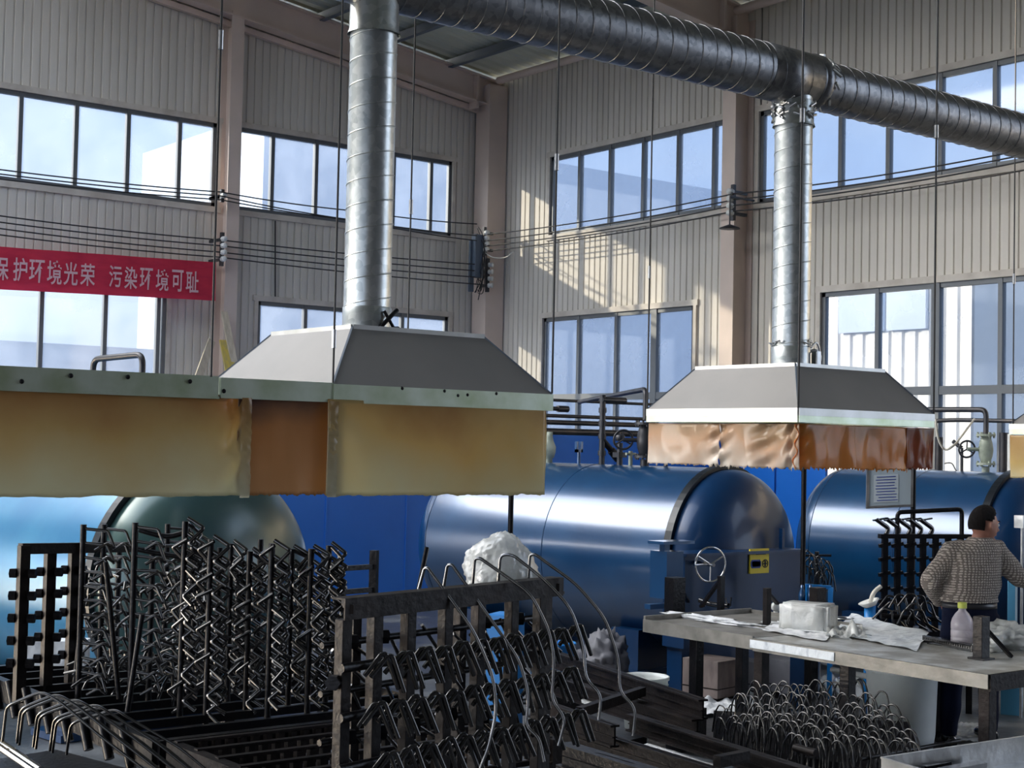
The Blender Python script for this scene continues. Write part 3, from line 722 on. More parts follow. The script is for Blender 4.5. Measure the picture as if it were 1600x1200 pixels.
# hanger rods
def rod_hanger(px0, py0, base, label, r=0.006, turn=None):
    b_ = Vector(base); root = empty('hanger_rod', b_); tag(root, label, 'hanger rod')
    g = MB(); g.tube([b_, (b_.x, b_.y, 9.9)], r, 6); part(g, 'rod', M['cable'], root)
    g = MB(); g.tube([(b_.x, b_.y, turn or b_.z + 0.1), (b_.x, b_.y, (turn or b_.z + 0.1) + 0.09)], r * 2.2, 6); part(g, 'turnbuckle', M['steel'], root)
rod_hanger(0, 0, (3.77, 6.26, 2.38), 'thin black hanger rod to the front left corner of the large hood', turn=2.55)
rod_hanger(0, 0, (5.15, 6.26, 2.38), 'thin black hanger rod to the right-hand corner of the large hood', turn=3.6)
rod_hanger(0, 0, (5.10, 7.60, 2.38), 'thin black hanger rod behind the bright vertical duct', turn=3.5)
rod_hanger(0, 0, (3.12, 6.26, 2.38), 'thin hanger rod in front of the beige column at left', turn=3.9)
rod_hanger(0, 0, (7.27, 7.77, 2.37), 'thin black hanger rod to the left corner of the smaller hood', turn=3.3)
rod_hanger(0, 0, (7.27, 6.37, 2.37), 'black hanger rod at the front corner of the smaller hood', turn=4.2, r=0.008)
rod_hanger(0, 0, (8.67, 6.37, 2.37), 'black hanger rod to the right-hand corner of the smaller hood', turn=4.3, r=0.007)
rod_hanger(0, 0, (11.5, 7.62, 2.37), 'hanger rod near the right edge of the picture', turn=3.6)
# ------------------------------------------------------------------ poles behind the hoods
for (px_, s_, r_, top, lab) in ((1256, 12.6, 0.022, 2.36, 'dark steel pole rising behind the smaller hood, right of the middle tank'), (799, 11.2, 0.020, 2.36, 'dark steel pole in front of the middle tank, above the white bag'), (1427, 12.4, 0.022, 2.3, 'dark steel pole beside the hanging notice board')):
    p_ = W(px_, 760, s_); g = MB(); g.tube([(p_.x, p_.y, 0), (p_.x, p_.y, top)], r_, 10); g.box((p_.x, p_.y, 0.01), (0.16, 0.16, 0.02))
    thing1(g, 'steel_pole', M['blacksteel'], lab, 'pole')

# ------------------------------------------------------------------ overhead pipework behind the middle tank
PV = 13.6
names = ['topmost thin pipe of the overhead pipe rack behind the middle tank', 'second pipe from the top on the overhead pipe rack', 'third pipe from the top on the overhead pipe rack', 'fourth pipe from the top on the overhead pipe rack', 'lowest and thickest pipe of the overhead pipe rack']
for i, (y_, r_) in enumerate(((628, 0.018), (641, 0.026), (652, 0.022), (662, 0.030), (676, 0.040))):
    z_ = onY(930, y_, PV + i * 0.03).z
    g = MB(); x1 = 17.2 if i in (0, 4) else (11.4 if i == 1 else 12.9)
    g.tube([(5.2, PV + i * 0.03, z_), (x1, PV + i * 0.03, z_)], r_, 10)
    if i == 1: g.tube([(11.3, PV + 0.03, z_), (11.46, PV + 0.03, z_)], r_ * 1.5, 10)
    if i == 4: g.tube([(9.3, PV + .12, z_), (9.36, PV + .12, z_)], r_ * 1.2, 10)
    thing1(g, 'overhead_pipe', M['pipe'], names[i], 'pipe')
for X_ in (5.5, 10.55, 16.8):
    g = MB(); g.box((X_, PV + 0.25, 1.35), (0.08, 0.08, 2.7)); g.box((X_, PV + 0.1, 2.22), (0.06, 0.40, 0.05))
    thing1(g, 'pipe_stand', M['pipe'], {5.5: 'steel pipe stand hidden behind the large hood', 10.55: 'steel pipe stand between the valves behind the middle tank', 16.8: 'steel pipe stand by the right windows'}[X_], 'pipe stand')
TZ = 1.92
def bolt_flange(g, c, r, ax=(0, 0, 1)):
    g.lathe([(0, -0.012), (r, -0.012), (r, 0.012), (0, 0.012)], c, ax, 20, smooth=False)
    c = Vector(c)
    for k in range(6):
        a_ = k * PI / 3; v = Vector((math.cos(a_) * r * 0.82, math.sin(a_) * r * 0.82, 0)); g.tube([c + v - Vector((0, 0, .03)), c + v + Vector((0, 0, .03))], r * 0.11, 6)
# riser with strainer
p = onX(940, 690, 10.1); V_ = p.y
p = Vector((10.17, onX(940, 700, 10.17).y, 0))
def ontank(px): q = axpoint(Vector((10.17, 9.82, 1.05)), px); return Vector((q.x, q.y, TZ - 0.003))
b0 = ontank(940); z2 = onY(940, 637, PV).z
g = MB(); root = empty('riser_pipe', b0); tag(root, 'rusty vertical riser pipe with tee on top of the middle tank', 'pipe')
g.tube([b0, (b0.x, b0.y, z2 + 0.05)], 0.030, 10)
for z_ in (2.03, 2.20, 2.33, 2.46): g.tube([(b0.x, b0.y, z_ - .025), (b0.x, b0.y, z_ + .025)], 0.042, 8)
g.tube([(b0.x - .02, b0.y, z2), (b0.x + 0.14, b0.y + 0.0, z2), (b0.x + .3, b0.y - .0, z2)], 0.034, 10)
part(g, 'pipe', M['pipe'], root)
g = MB(); q = Vector((b0.x, b0.y, 2.17)); e = q + Vector((0.20, -0.03, -0.20)); g.tube([q, e], 0.030, 10); g.tube([e - (e - q) * 0.45, e], 0.043, 8)
part(g, 'strainer', M['brownsteel'], root)
def globe(base, h, name, label, m, scale=1.0):
    b_ = Vector(base); r = empty(name, b_); tag(r, label, 'valve'); g = MB(); s = scale
    g.lathe([(0.03 * s, -0.02), (0.03 * s, 0.04 * s), (0.045 * s, 0.05 * s), (0.06 * s, 0.10 * s), (0.062 * s, 0.15 * s), (0.04 * s, 0.2 * s), (0.03 * s, 0.24 * s), (0.028 * s, h), (0.0, h)], b_, (0, 0, 1), 16)
    part(g, 'body', m, r); return r
b_ = ontank(858); r = globe(b_, 0.32, 'safety_valve', 'pale cream safety valve on the middle tank, next to the large hood curtain', M['valve'], 1.1)
g = MB(); g.tube([b_ + Vector((0, 0, .12)), b_ + Vector((-.14, 0.0, .12)), b_ + Vector((-.16, 0, .36))], 0.025, 8); part(g, 'side_outlet', M['valve'], r)
b_ = ontank(904); root = empty('sight_gauge', b_); tag(root, 'small double-pronged gauge fitting on top of the middle tank', 'gauge')
g = MB(); g.tube([b_, b_ + Vector((0, 0, .12))], 0.018, 8); g.box(b_ + Vector((-.03, 0, .17)), (0.025, 0.03, 0.11)); g.box(b_ + Vector((.03, 0, .17)), (0.025, 0.03, 0.11)); g.box(b_ + Vector((0, 0, .13)), (0.085, 0.03, 0.03)); part(g, 'body', M['tank'], root)
# gate valves with wheels
def gate(b_, name, label, wheel_dx=-0.14, m=M['pipe'], s=1.0, top=None):
    r = empty(name, b_); tag(r, label, 'valve'); b_ = Vector(b_); g = MB()
    g.tube([b_, b_ + Vector((0, 0, 0.05 * s))], 0.035 * s, 10); bolt_flange(g, b_ + Vector((0, 0, 0.07 * s)), 0.085 * s); bolt_flange(g, b_ + Vector((0, 0, 0.33 * s)), 0.085 * s)
    g.lathe([(0.04 * s, .08 * s), (0.06 * s, 0.14 * s), (0.068 * s, 0.20 * s), (0.055 * s, 0.27 * s), (0.04 * s, 0.32 * s)], b_, (0, 0, 1), 14)
    part(g, 'body', m, r)
    c = b_ + Vector((wheel_dx * 0.79 * s, -wheel_dx * 0.614 * s, 0.20 * s)); ax = Vector((0.45, 0.75, 0.1)); g = MB(); g.torus(c, ax, 0.075 * s, 0.009 * s, 24, 6)
    x_ = ax.normalized().cross(Vector((0, 0, 1))).normalized(); y_ = ax.normalized().cross(x_)
    for k in range(3):
        a_ = k * 2 * PI / 3 + .5; g.tube([c, c + (x_ * math.cos(a_) + y_ * math.sin(a_)) * 0.075 * s], 0.006 * s, 5)
    part(g, 'handwheel', M['pipe'], r)
    g = MB(); g.tube([c, b_ + Vector((0, 0, .2 * s))], 0.018 * s, 8); part(g, 'stem', m, r)
    return r
b_ = ontank(1007); gate(b_, 'gate_valve', 'dark gate valve with handwheel on the middle tank, beside the smaller hood curtain', -0.17, M['pipe'], 1.25)
g = MB(); q0 = onY(905, 628, PV - .15); q1 = onY(1002, 619, PV - .6); q1.z = q0.z + 0.03; q2 = Vector((b_.x, b_.y, b_.z + 0.45)); q1 = Vector((b_.x, b_.y, q0.z + 0.05))
g.tube(fillet([q0, q1, q2], 0.09, 5), 0.026, 10); thing1(g, 'bent_pipe', M['pipe'], 'grey pipe bending down to the gate valve of the middle tank', 'pipe')
b_ = ontank(968); g = MB(); g.tube([b_, b_ + Vector((0, 0, .22))], 0.03, 10); g.box(b_ + Vector((0, 0, .10)), (0.11, 0.09, 0.05)); g.lathe([(0, -.03), (.045, -.02), (.05, .03), (0, .05)], b_ + Vector((0, 0, .26)), (0, 0, 1), 12)
root = thing1(g, 'pressure_fitting', M['pipe'], 'stubby dark fitting between the strainer and the gate valve on the middle tank', 'fitting')
for k, (px_, hh, lab) in enumerate(((985, .14, 'small brass drain cock left of the gate valve'), (1040, .10, 'small fitting on the tank below the pale curtain'), (1113, .10, 'short threaded fitting on the tank near the door ring'))):
    b_ = ontank(px_); g = MB(); g.tube([b_, b_ + Vector((0, 0, hh))], 0.022, 8); g.tube([b_ + Vector((-.06, 0, hh * .8)), b_ + Vector((.06, 0, hh * .8))], 0.014, 8); thing1(g, 'drain_cock', M['valve'] if k < 1 else M['pipe'], lab, 'fitting')
# pipe loop over the left tank
O1 = Vector((4.78, 9.71, 1.07)); a_ = axpoint(O1, 141); b_ = axpoint(O1, 218); zt_ = onX(180, 560, (a_.x + b_.x) / 2).z
g = MB(); g.tube(fillet([(a_.x, a_.y, 1.93), (a_.x, a_.y, zt_), (b_.x, b_.y, zt_ + 0.02), (b_.x, b_.y, 1.93)], 0.08, 5), 0.024, 10)
thing1(g, 'pipe_loop', M['pipe'], 'dark pipe loop rising above the flat canopy at left', 'pipe')
# valve group on the rear tank
b_ = axpoint(Vector((13.45, 8.87, 1.05)), 1540); b_ = Vector((b_.x, b_.y, 1.918)); gate(b_, 'gate_valve', 'pale green gate valve with spoked wheel at right, on the rear tank', -0.17, M['valve'], 1.15)
zt_ = onX(1540, 640, b_.x).z
g = MB(); g.tube(fillet([(b_.x, b_.y, b_.z + 0.35), (b_.x, b_.y, zt_), (b_.x - .15, b_.y + 1.0, zt_)], 0.07, 5), 0.028, 10); thing1(g, 'bent_pipe', M['pipe'], 'dark pipe bending from the pale green gate valve to the left', 'pipe')
zt_ = onX(1500, 658, 13.9).z
g = MB(); g.tube(smoothpath([(13.9, 13.2, zt_ + .04), (13.9, 11.4, zt_ + 0.0), (13.9, 10.6, zt_ - .03), (13.9, 10.0, zt_ + .01), (13.9, 9.0, zt_), (13.9, 7.0, zt_)], 6), 0.024, 8); thing1(g, 'sagging_pipe', M['pipe'], 'long dark lagged pipe sagging behind the pale green gate valve', 'pipe')
for px_, s_, r_, z0_, z1_, m_, nm, lab, cat_ in ((1568, 17.8, 0.055, 0.0, 2.36, 'pipe', 'steel_pole', 'thick dark upright between the green valve and the edge hood', 'pole'), (1579, 17.4, 0.038, 0.0, 2.34, 'porcelain', 'white_pipe', 'white plastic downpipe tied with wire, left of the edge hood', 'pipe'), (1503, 15.7, 0.016, 1.90, 2.16, 'pipe', 'thin_pipe', 'thin upright pipe with a white elbow left of the green valve', 'pipe'), (1467, 18.6, 0.05, 0.0, 2.30, 'pipe', 'steel_pole', 'dark upright pole just right of the smaller hood curtains', 'pole')):
    p_ = W(px_, 700, s_); g = MB(); g.tube([(p_.x, p_.y, z0_), (p_.x, p_.y, z1_)], r_, 10)
    if px_ == 1503: g.tube([(p_.x, p_.y, z1_), (p_.x - .02, p_.y + .04, z1_ + .03), (p_.x - .03, p_.y + .09, z1_ + .07)], 0.022, 8)
    thing1(g, nm, M[m_], lab, cat_)
g = MB(); s_ = 13.4; g.tube(smoothpath([W(1462, 655, s_), W(1466, 685, s_), W(1476, 702, s_), W(1490, 696, s_), W(1505, 678, s_ + .5), W(1522, 655, s_ + 1.6)], 5), 0.010, 6)
thing1(g, 'white_hose', M['cable_pale'], 'thin white hose looping beside the smaller hood', 'hose')
g = MB(); g.tube(smoothpath([W(1476, 724, 15.8), W(1487, 724, 15.7), W(1494, 735, 15.68), W(1503, 738, 15.68)], 5), 0.006, 6)
thing1(g, 'power_cable', M['cable'], 'thin black cable drooping onto the rear tank', 'cable')

# notice board
root = empty('notice_board', W(1388, 790, 12.3)); tag(root, 'grey framed notice board hanging in front of the rear tank', 'notice board')
s_ = 12.3; P_ = [W(1353, 790, s_), W(1422, 787, s_), W(1427, 728, s_), W(1360, 728, s_)]
ex = (P_[1] - P_[0]).normalized(); ez = Vector((0, 0, 1)); ny = ex.cross(ez)
g = MB(); c = (P_[0] + P_[2]) / 2; Rm = Matrix((ex, ny, ez)).transposed(); Wd = (P_[1] - P_[0]).length; Hd = 0.34
g.box(c, (Wd, 0.012, Hd), Rm); part(g, 'board', mat('board_face', (0.42, 0.50, 0.56), 0.4), root)
g = MB()
for dx_, dz_, w_, h_ in ((0, Hd / 2, Wd + .02, .02), (0, -Hd / 2, Wd + .02, .02), (Wd / 2, 0, .02, Hd), (-Wd / 2, 0, .02, Hd)): g.box(c + ex * dx_ + ez * dz_ - ny * 0.006 * 0, (w_, 0.03, h_), Rm)
part(g, 'board_frame', M['steel'], root)
g = MB(); side = -1 if ny.dot(FW) > 0 else 1
g2 = MB(); g2.box(c + ny * side * 0.008 + ex * (-.03) - ez * 0.02, (Wd * 0.55, 0.004, Hd * 0.66), Rm); part(g2, 'notice_sheet', mat('notice_paper', (0.55, 0.62, 0.66), 0.6), root)
for i in range(9):
    g.box(c + ny * side * 0.011 + ex * (-.03 + random.uniform(-.01, .01)) + ez * (0.075 - i * 0.024), (Wd * (0.48 - random.uniform(0, .1)), 0.002, 0.006), Rm)
part(g, 'lettering', M['signblue'], root)

# ------------------------------------------------------------------ wires, insulators, banner
def wire(pts, label, m=M['cable'], r=0.012, group=None, cat='wire', nm='overhead_wire', sag=0.03):
    P = []
    for a_, b_ in zip(pts[:-1], pts[1:]):
        for k in range(8): t = k / 8; P.append(Vector(a_).lerp(Vector(b_), t) - Vector((0, 0, sag * 4 * t * (1 - t))))
    P.append(Vector(pts[-1])); g = MB(); g.tube(P, r, 5); return thing1(g, nm, m, label, cat, group)
YW = DY - 0.62; XW = DX - 0.65
w4 = [(336, 375, 446, 447), (346, 384, 425, 420), (356, 393, 435, 434), (366, 402, 446, 447)]
for i, (ya, yb, yc) in enumerate(((336, 375, 414), (346, 384, 424), (356, 394, 434), (366, 402, 445))):
    P = [onY(-30, ya - 3, YW), onY(345, yb, YW), onY(757, yc, YW)]
    wire(P, 'black wire of the lower bundle on the left wall, %s of four' % ('topmost', 'second from top', 'third from top', 'lowest')[i], group='lower wires along the left wall')
for i, (ya, yb, yc) in enumerate(((261, 300, 350), (268, 306, 368), (276, 312, 376))):
    P = [onY(-30, ya, YW - .1), onY(345, yb, YW - .1), onY(560, 345 if i else 330, YW - .1), onY(745, yc, YW - .1)]
    wire(P, 'black wire of the upper bundle across the left wall windows, %s of three' % ('topmost', 'middle', 'lowest')[i], group='upper wires along the left wall')
for i, (ya, yb, yc) in enumerate(((366, 303, 230), (376, 312, 238), (384, 321, 248), (392, 330, 262))):
    P = [onX(762, ya, XW), onX(1146, yb, XW), onX(1620, yc, XW)]
    wire(P, 'wire along the right wall, %s of four' % ('topmost', 'second from top', 'third from top', 'lowest')[i], group='wires along the right wall', sag=0.06)
def insulators(base, n, dz, axis, label, wall, plate=True):
    """a bracket with n porcelain insulators, one under another"""
    b_ = Vector(base); root = empty('insulator_bracket', b_); tag(root, label, 'insulator bracket')
    g = MB(); g.box(b_ + Vector((0, 0, -dz * (n - 1) / 2)), (0.06, 0.06, dz * n + 0.12)); 
    w_ = Vector(wall); g.bar(b_, b_ + w_, 0.05, 0.05); g.bar(b_ - Vector((0, 0, dz * (n - 1))), b_ + w_ - Vector((0, 0, dz * (n - 1))), 0.05, 0.05)
    part(g, 'bracket', M['pipe'], root)
    for k in range(n):
        c = b_ + Vector((0, 0, -dz * k)) + Vector(axis) * 0.07; g = MB()
        g.lathe([(0, -.05), (.045, -.05), (.05, -.02), (.028, 0), (.05, .02), (.045, .05), (0, .05)], c, axis, 12); part(g, 'insulator', M['porcelain'], root)
insulators(onY(347, 374, YW + .04), 4, 0.115, (0, -1, 0), 'bracket with four insulators on the left beige column', (0, 0.45, 0))
insulators(onY(347, 306, YW + .04), 1, 0.1, (0, -1, 0), 'single insulator bracket higher up on the left beige column', (0, 0.45, 0))
insulators(onY(762, 414, YW + .02), 4, 0.135, (0.5, -0.8, 0), 'bracket with four insulators low on the corner column', (0.05, 0.25, 0))
insulators(onX(757, 364, XW + .02), 4, 0.11, (0, -1, 0), 'bracket with four insulators high on the corner column', (0.20, 0.0, 0))
insulators(onX(1146, 300, XW + .04), 4, 0.115, (-1, 0, 0), 'bracket with four insulators on the right column', (0.3, 0, 0))
p_ = onY(748, 400, DY - 0.62); g = MB(); g.box((p_.x, p_.y + 0.05, p_.z), (0.20, 0.14, 0.85), bev=0.02); g.box((p_.x - 0.1, p_.y + 0.1, p_.z - .2), (0.10, 0.05, 1.0)); thing1(g, 'cable_box', M['purlin'], 'dark cable box on the corner column', 'cable box')
p_ = onX(752, 362, XW); g = MB()
for k in range(9):
    a_ = Vector((p_.x - random.uniform(0, .1), p_.y - random.uniform(-.1, .1), p_.z + random.uniform(-.2, .15)))
    g.tube(smoothpath([a_, a_ + Vector((.05, -.12, -.25 - random.random() * .3)), a_ + Vector((-.03, -.22, -.6 - random.random() * .5)), a_ + Vector((.0, .0, -1.0 - random.random() * .2))], 5), 0.009, 5)
thing1(g, 'cable_tangle', M['cable'], 'tangle of drooping cables on the corner column', 'cables')
g = MB(); g.tube(smoothpath([onX(752, 390, XW), onX(770, 402, XW), onX(790, 402, XW), onX(803, 392, XW)], 5), 0.012, 5); thing1(g, 'pale_cable', M['cable_pale'], 'short pale cable looping from the corner column', 'cable')
p_ = onX(1140, 356, XW - .1); g = MB(); g.lathe([(0, .06), (.03, .05), (.16, 0), (.17, -.015), (0, -.01)], p_, (0, 0, 1), 20); g.tube([p_ + Vector((0, 0, .04)), p_ + Vector((0.0, 0, .5))], 0.012, 6); g.bar(p_ + Vector((0, 0, .5)), p_ + Vector((.55, 0, .5)), 0.03, 0.03)
thing1(g, 'pendant_lamp', M['pipe'], 'flat round lamp shade hanging below the insulators of the right column', 'lamp')
for (x_, ya, yb, lab) in ((660, 440, 0, ''),): pass

g = MB(); p_ = onY(430, 345, DY - .06); q_ = onY(430, 470, DY - .06); g.tube([p_, q_], .014, 6); thing1(g, 'wall_cable', M['cable'], 'short black cable clipped upright to the left wall right of the beige column', 'cable')
# banner
P = []; nx = 80; xa = -60; xb = 337
A0 = onY(xa, 381, YW + .05); A1 = onY(xb, 410, YW + .05); B0 = onY(xa, 449, YW + .05); B1 = onY(xb, 470, YW + .05)
for j in range(17):
    v = j / 16; row = []
    for i in range(nx + 1):
        u = i / nx; top = A0.lerp(A1, u); bot = B0.lerp(B1, u); q_ = top.lerp(bot, v)
        q_.y += 0.012 * math.sin(u * 30 + v * 3) + 0.01 * noise.noise(Vector((u * 12, v * 3, 0)))
        row.append(q_)
    P.append(row)
g = MB(); g.grid(P); ban = g.build('red_banner', M['banner']); tag(ban, 'long red cloth banner with Chinese lettering on the left wall', 'banner')
u_dir = (A1 - A0).normalized()
def glyph(ch, px0, px1, pyt, pyb):
    cu = bpy.data.curves.new('glyph', 'FONT'); cu.body = ch; cu.size = 1.0; cu.extrude = 0.0; cu.offset = 0.012
    o = bpy.data.objects.new('glyph', cu); C.objects.link(o)
    dg = bpy.context.evaluated_depsgraph_get(); me = bpy.data.meshes.new_from_object(o.evaluated_get(dg)); bpy.data.objects.remove(o)
    xs = [v.co.x for v in me.vertices]; ys = [v.co.y for v in me.vertices]
    if not xs: return [], []
    x0, x1, y0_, y1_ = min(xs), max(xs), min(ys), max(ys)
    a_ = onY(px0, pyb, YW + .05 - 0.035); b_ = onY(px1, pyb + (px1 - px0) * 0.06, YW + .05 - 0.035); h_ = onY(px0, pyt, YW + .02).z - a_.z
    vs = []
    for v in me.vertices:
        tx = (v.co.x - x0) / (x1 - x0); ty = (v.co.y - y0_) / (y1_ - y0_); vs.append(a_.lerp(b_, tx) + Vector((0, 0, h_ * ty)))
    fs = [tuple(p.vertices) for p in me.polygons]; bpy.data.meshes.remove(me); return vs, fs
g = MB()
for ch, x0_, x1_, yt_, yb_ in (('保', -10, 13, 400, 437), ('护', 20, 42, 402, 439), ('环', 45, 69, 405, 441), ('境', 73, 96, 406, 444), ('光', 99, 121, 409, 445), ('荣', 125, 148, 411, 446),
                               ('污', 170, 190, 414, 448), ('染', 194, 214, 416, 451), ('环', 218, 238, 418, 452), ('境', 243, 263, 420, 454), ('可', 268, 286, 421, 455), ('耻', 290, 310, 423, 457)):
    vs, fs = glyph(ch, x0_, x1_, yt_, yb_)
    g.add(vs, fs)
g.build('banner_lettering', M['lettering'], ban)
# boards leaning on the left column
for p0, p1, w_, m_, lab in ((onY(331, 532, DY - .5), onY(270, 700, DY - 1.3), 0.14, 'wood', 'pale wooden board leaning left of the beige column'), (onY(350, 487, DY - .5), onY(392, 700, DY - 1.3), 0.12, 'wood', 'thin pale board leaning right of the beige column'), (onY(352, 532, DY - .62), onY(384, 700, DY - 1.5), 0.22, 'yellowwood', 'yellow board leaning right of the beige column')):
    d_ = (p1 - p0); p1 = p0 + d_ * ((p0.z) / (p0.z - p1.z)); g = MB(); g.bar(p0, p1, w_, 0.03, up=(0, 1, 0)); thing1(g, 'leaning_board', M[m_], lab, 'board')

# ================================================================== foreground
def T(px, py): return onz(px, py, 0.80)
def blob(c, r, seed=0, amp=0.18, freq=3.0, sub=4, wr=0.05):
    bm = bmesh.new(); bmesh.ops.create_icosphere(bm, subdivisions=sub, radius=1.0)
    for v in bm.verts:
        n_ = v.co.normalized(); k = 1 + amp * noise.noise(n_ * freq * 0.6 + Vector((seed, 0, 0))) * 2 + wr * abs(noise.noise(n_ * freq * 2.6 + Vector((0, seed, 0)))) * 2
        v.co = Vector((n_.x * k * r[0], n_.y * k * r[1], max(n_.z * k, -0.72) * r[2]))
    bm.verts.index_update(); mb = MB(); mb.add([Vector(c) + v.co for v in bm.verts], [tuple(v.index for v in f.verts) for f in bm.faces], True); bm.free(); return mb

# ---------------------------------------------------------------- rack A (left) : tray on legs, posts, stacked bent rods
zA = 0.90
def GA(px, py): return onz(px, py, zA)
root = empty('coating_rack', (3.1, 6.2, 0)); tag(root, 'black oily coating rack at left whose posts carry stacked zigzag rods', 'rack')
u0, u1, v0, v1 = 2.58, 4.05, 5.55, 7.75
g = MB()
for a_, b_ in (((u0, v0), (u0, v1)), ((u1, v0), (u1, v1)), ((u0, v0), (u1, v0)), ((u0, v1), (u1, v1))):
    g.bar((a_[0], a_[1], zA - .05), (b_[0], b_[1], zA - .05), 0.045, 0.10)
k = v0 + .25
while k < v1: g.bar((u0, k, zA - .03), (u1, k, zA - .03), 0.03, 0.035); k += 0.22
part(g, 'tray_frame', M['blacksteel'], root)
for a_ in (u0 + .05, u1 - .05):
    for b_ in (v0 + .05, v1 - .05):
        g = MB(); g.box((a_, b_, (zA - .1) / 2), (0.06, 0.06, zA - .1)); part(g, 'leg', M['brownsteel'], root)
# tilted lugs along the near edge of the tray
for k in range(9):
    vv = 5.75 + k * 0.22; g = MB(); g.tube([(u0 - .03, vv - .03, zA - .14), (u0 - .04, vv + .05, zA + .02)], 0.021, 8); part(g, 'lug', M['blacksteel'], root)
# nut posts at the far left
sN = 7.55
for (px_, yt_, yb_) in ((30, 853, 1078), (72, 852, 1066), (110, 850, 1058)):
    b_ = GA(px_, yb_); zt_ = 2.1 + (b_ - CAM).dot(f0) * 0 + (W(px_, yt_, (b_ - CAM).dot(FW)).z - 2.1)
    g = MB(); g.box((b_.x, b_.y, (zA - .06 + zt_) / 2), (0.05, 0.035, zt_ - zA + .06), math.radians(10)); part(g, 'post', M['brownsteel'], root)
    zz_ = zt_ - 0.13
    while zz_ > zA + .05:
        for sg in (-1, 1):
            c = Vector((b_.x, b_.y, zz_)) + r0 * 0.045 * sg; g = MB(); g.lathe([(0, -.016), (.024, -.016), (.024, .016), (0, .016)], c, r0 * sg, 6, smooth=False); part(g, 'hex_nut', M['blacksteel'], root)
        zz_ -= 0.105
t0_ = GA(24, 1078); t1_ = GA(205, 1052)
za_ = W(24, 858, (t0_ - CAM).dot(FW)).z; zb_ = W(205, 855, (t1_ - CAM).dot(FW)).z
g = MB(); g.bar((t0_.x, t0_.y, za_), (t1_.x, t1_.y, zb_), 0.035, 0.05); part(g, 'top_beam', M['brownsteel'], root)
POSTS = [(122, 820, 1085, 'h'), (155, 820, 1066, 'h'), (203, 817, 1092, 'h'), (255, 819, 1060, 'h'), (281, 815, 1104, 'z'), (322, 843, 1112, 'z'), (355, 850, 1085, 'z'), (401, 843, 1070, 'n'),
         (418, 850, 1112, 'z'), (450, 858, 1090, 'z'), (480, 858, 1108, 'z'), (508, 853, 1092, 'z'), (180, 850, 1055, 'n'), (232, 845, 1082, 'h'), (300, 840, 1075, 'z'), (338, 856, 1062, 'n'), (384, 862, 1100, 'z')]
plist = []; lefts = {k_: sorted([p[0] for p in POSTS if p[3] == k_]) for k_ in 'zh'}
ORD0 = ['first', 'second', 'third', 'fourth', 'fifth', 'sixth', 'seventh', 'eighth', 'ninth', 'tenth', 'eleventh', 'twelfth']
for px_, yt_, yb_, kind in POSTS:
    b_ = GA(px_, yb_); zt_ = W(px_, yt_, (b_ - CAM).dot(FW)).z
    g = MB(); g.tube([(b_.x, b_.y, zA - .06), (b_.x, b_.y, zt_)], 0.0145, 8); part(g, 'post', M['blacksteel'], root)
    plist.append((b_, zt_, kind, px_))
# zigzag rods stacked on the posts
def rodproto(pts, r, name, m, fil=0.012, n=6):
    g = MB(); g.tube(fillet(pts, fil, 3), r, n); return g.build(name, m)
zproto = rodproto([(0.0, 0, 0.035), (0.074, -0.012, -0.010), (0.006, -0.024, -0.076), (0.066, -0.036, -0.112)], 0.0095, 'zigzag_rod', M['rod'])
hproto = rodproto([(0.0, 0, 0.0), (0.10, -0.01, -0.008), (0.135, -0.012, -0.09), (0.10, -0.02, -0.065), (0.045, -0.02, -0.10)], 0.0075, 'hooked_rod', M['rod'])
used = {'z': False, 'h': False}; cnt = 0
ra = math.atan2(r0.y, r0.x)
for b_, zt_, kind, ppx in plist:
    if kind == 'n': continue
    pw_ = ORD0[lefts[kind].index(ppx)]
    step = 0.070 if kind == 'z' else 0.066; z_ = zt_ - 0.02; proto = zproto if kind == 'z' else hproto; drift = random.uniform(-.01, .01); ph = random.random() * 6
    while z_ > zA + .10:
        o = proto if not used[kind] else proto.copy()
        if used[kind]: C.objects.link(o)
        used[kind] = True
        o.location = (b_.x + r0.x * 0.012, b_.y + r0.y * .012 - 0.0, z_); 
        a_ = 0.12 * math.sin(z_ * 14 + ph) + random.uniform(-.10, .10)
        o.rotation_euler = (random.uniform(-.06, .06), random.uniform(-.07, .07), ra + a_)
        if kind == 'z': tag(o, 'black zigzag rod stacked on the %s zigzag post from the left, left rack' % pw_, 'rod', 'zigzag rods stacked on the left rack')
        else: tag(o, 'black hooked rod on the %s hooked-rod post from the left, left rack' % pw_, 'rod', 'hooked rods on the left rack')
        if kind == 'z':
            o = proto.copy(); C.objects.link(o); o.location = (b_.x + r0.x * 0.016 - f0.x * .02, b_.y + r0.y * .016 - f0.y * .02, z_ - .022); o.rotation_euler = (random.uniform(-.1, .1), random.uniform(-.1, .1), ra + a_ + random.choice((.5, .9, 3.0, -.4))); o['label'] = 'black zigzag rod stacked on the %s zigzag post from the left, left rack' % pw_
        z_ -= step; cnt += 1
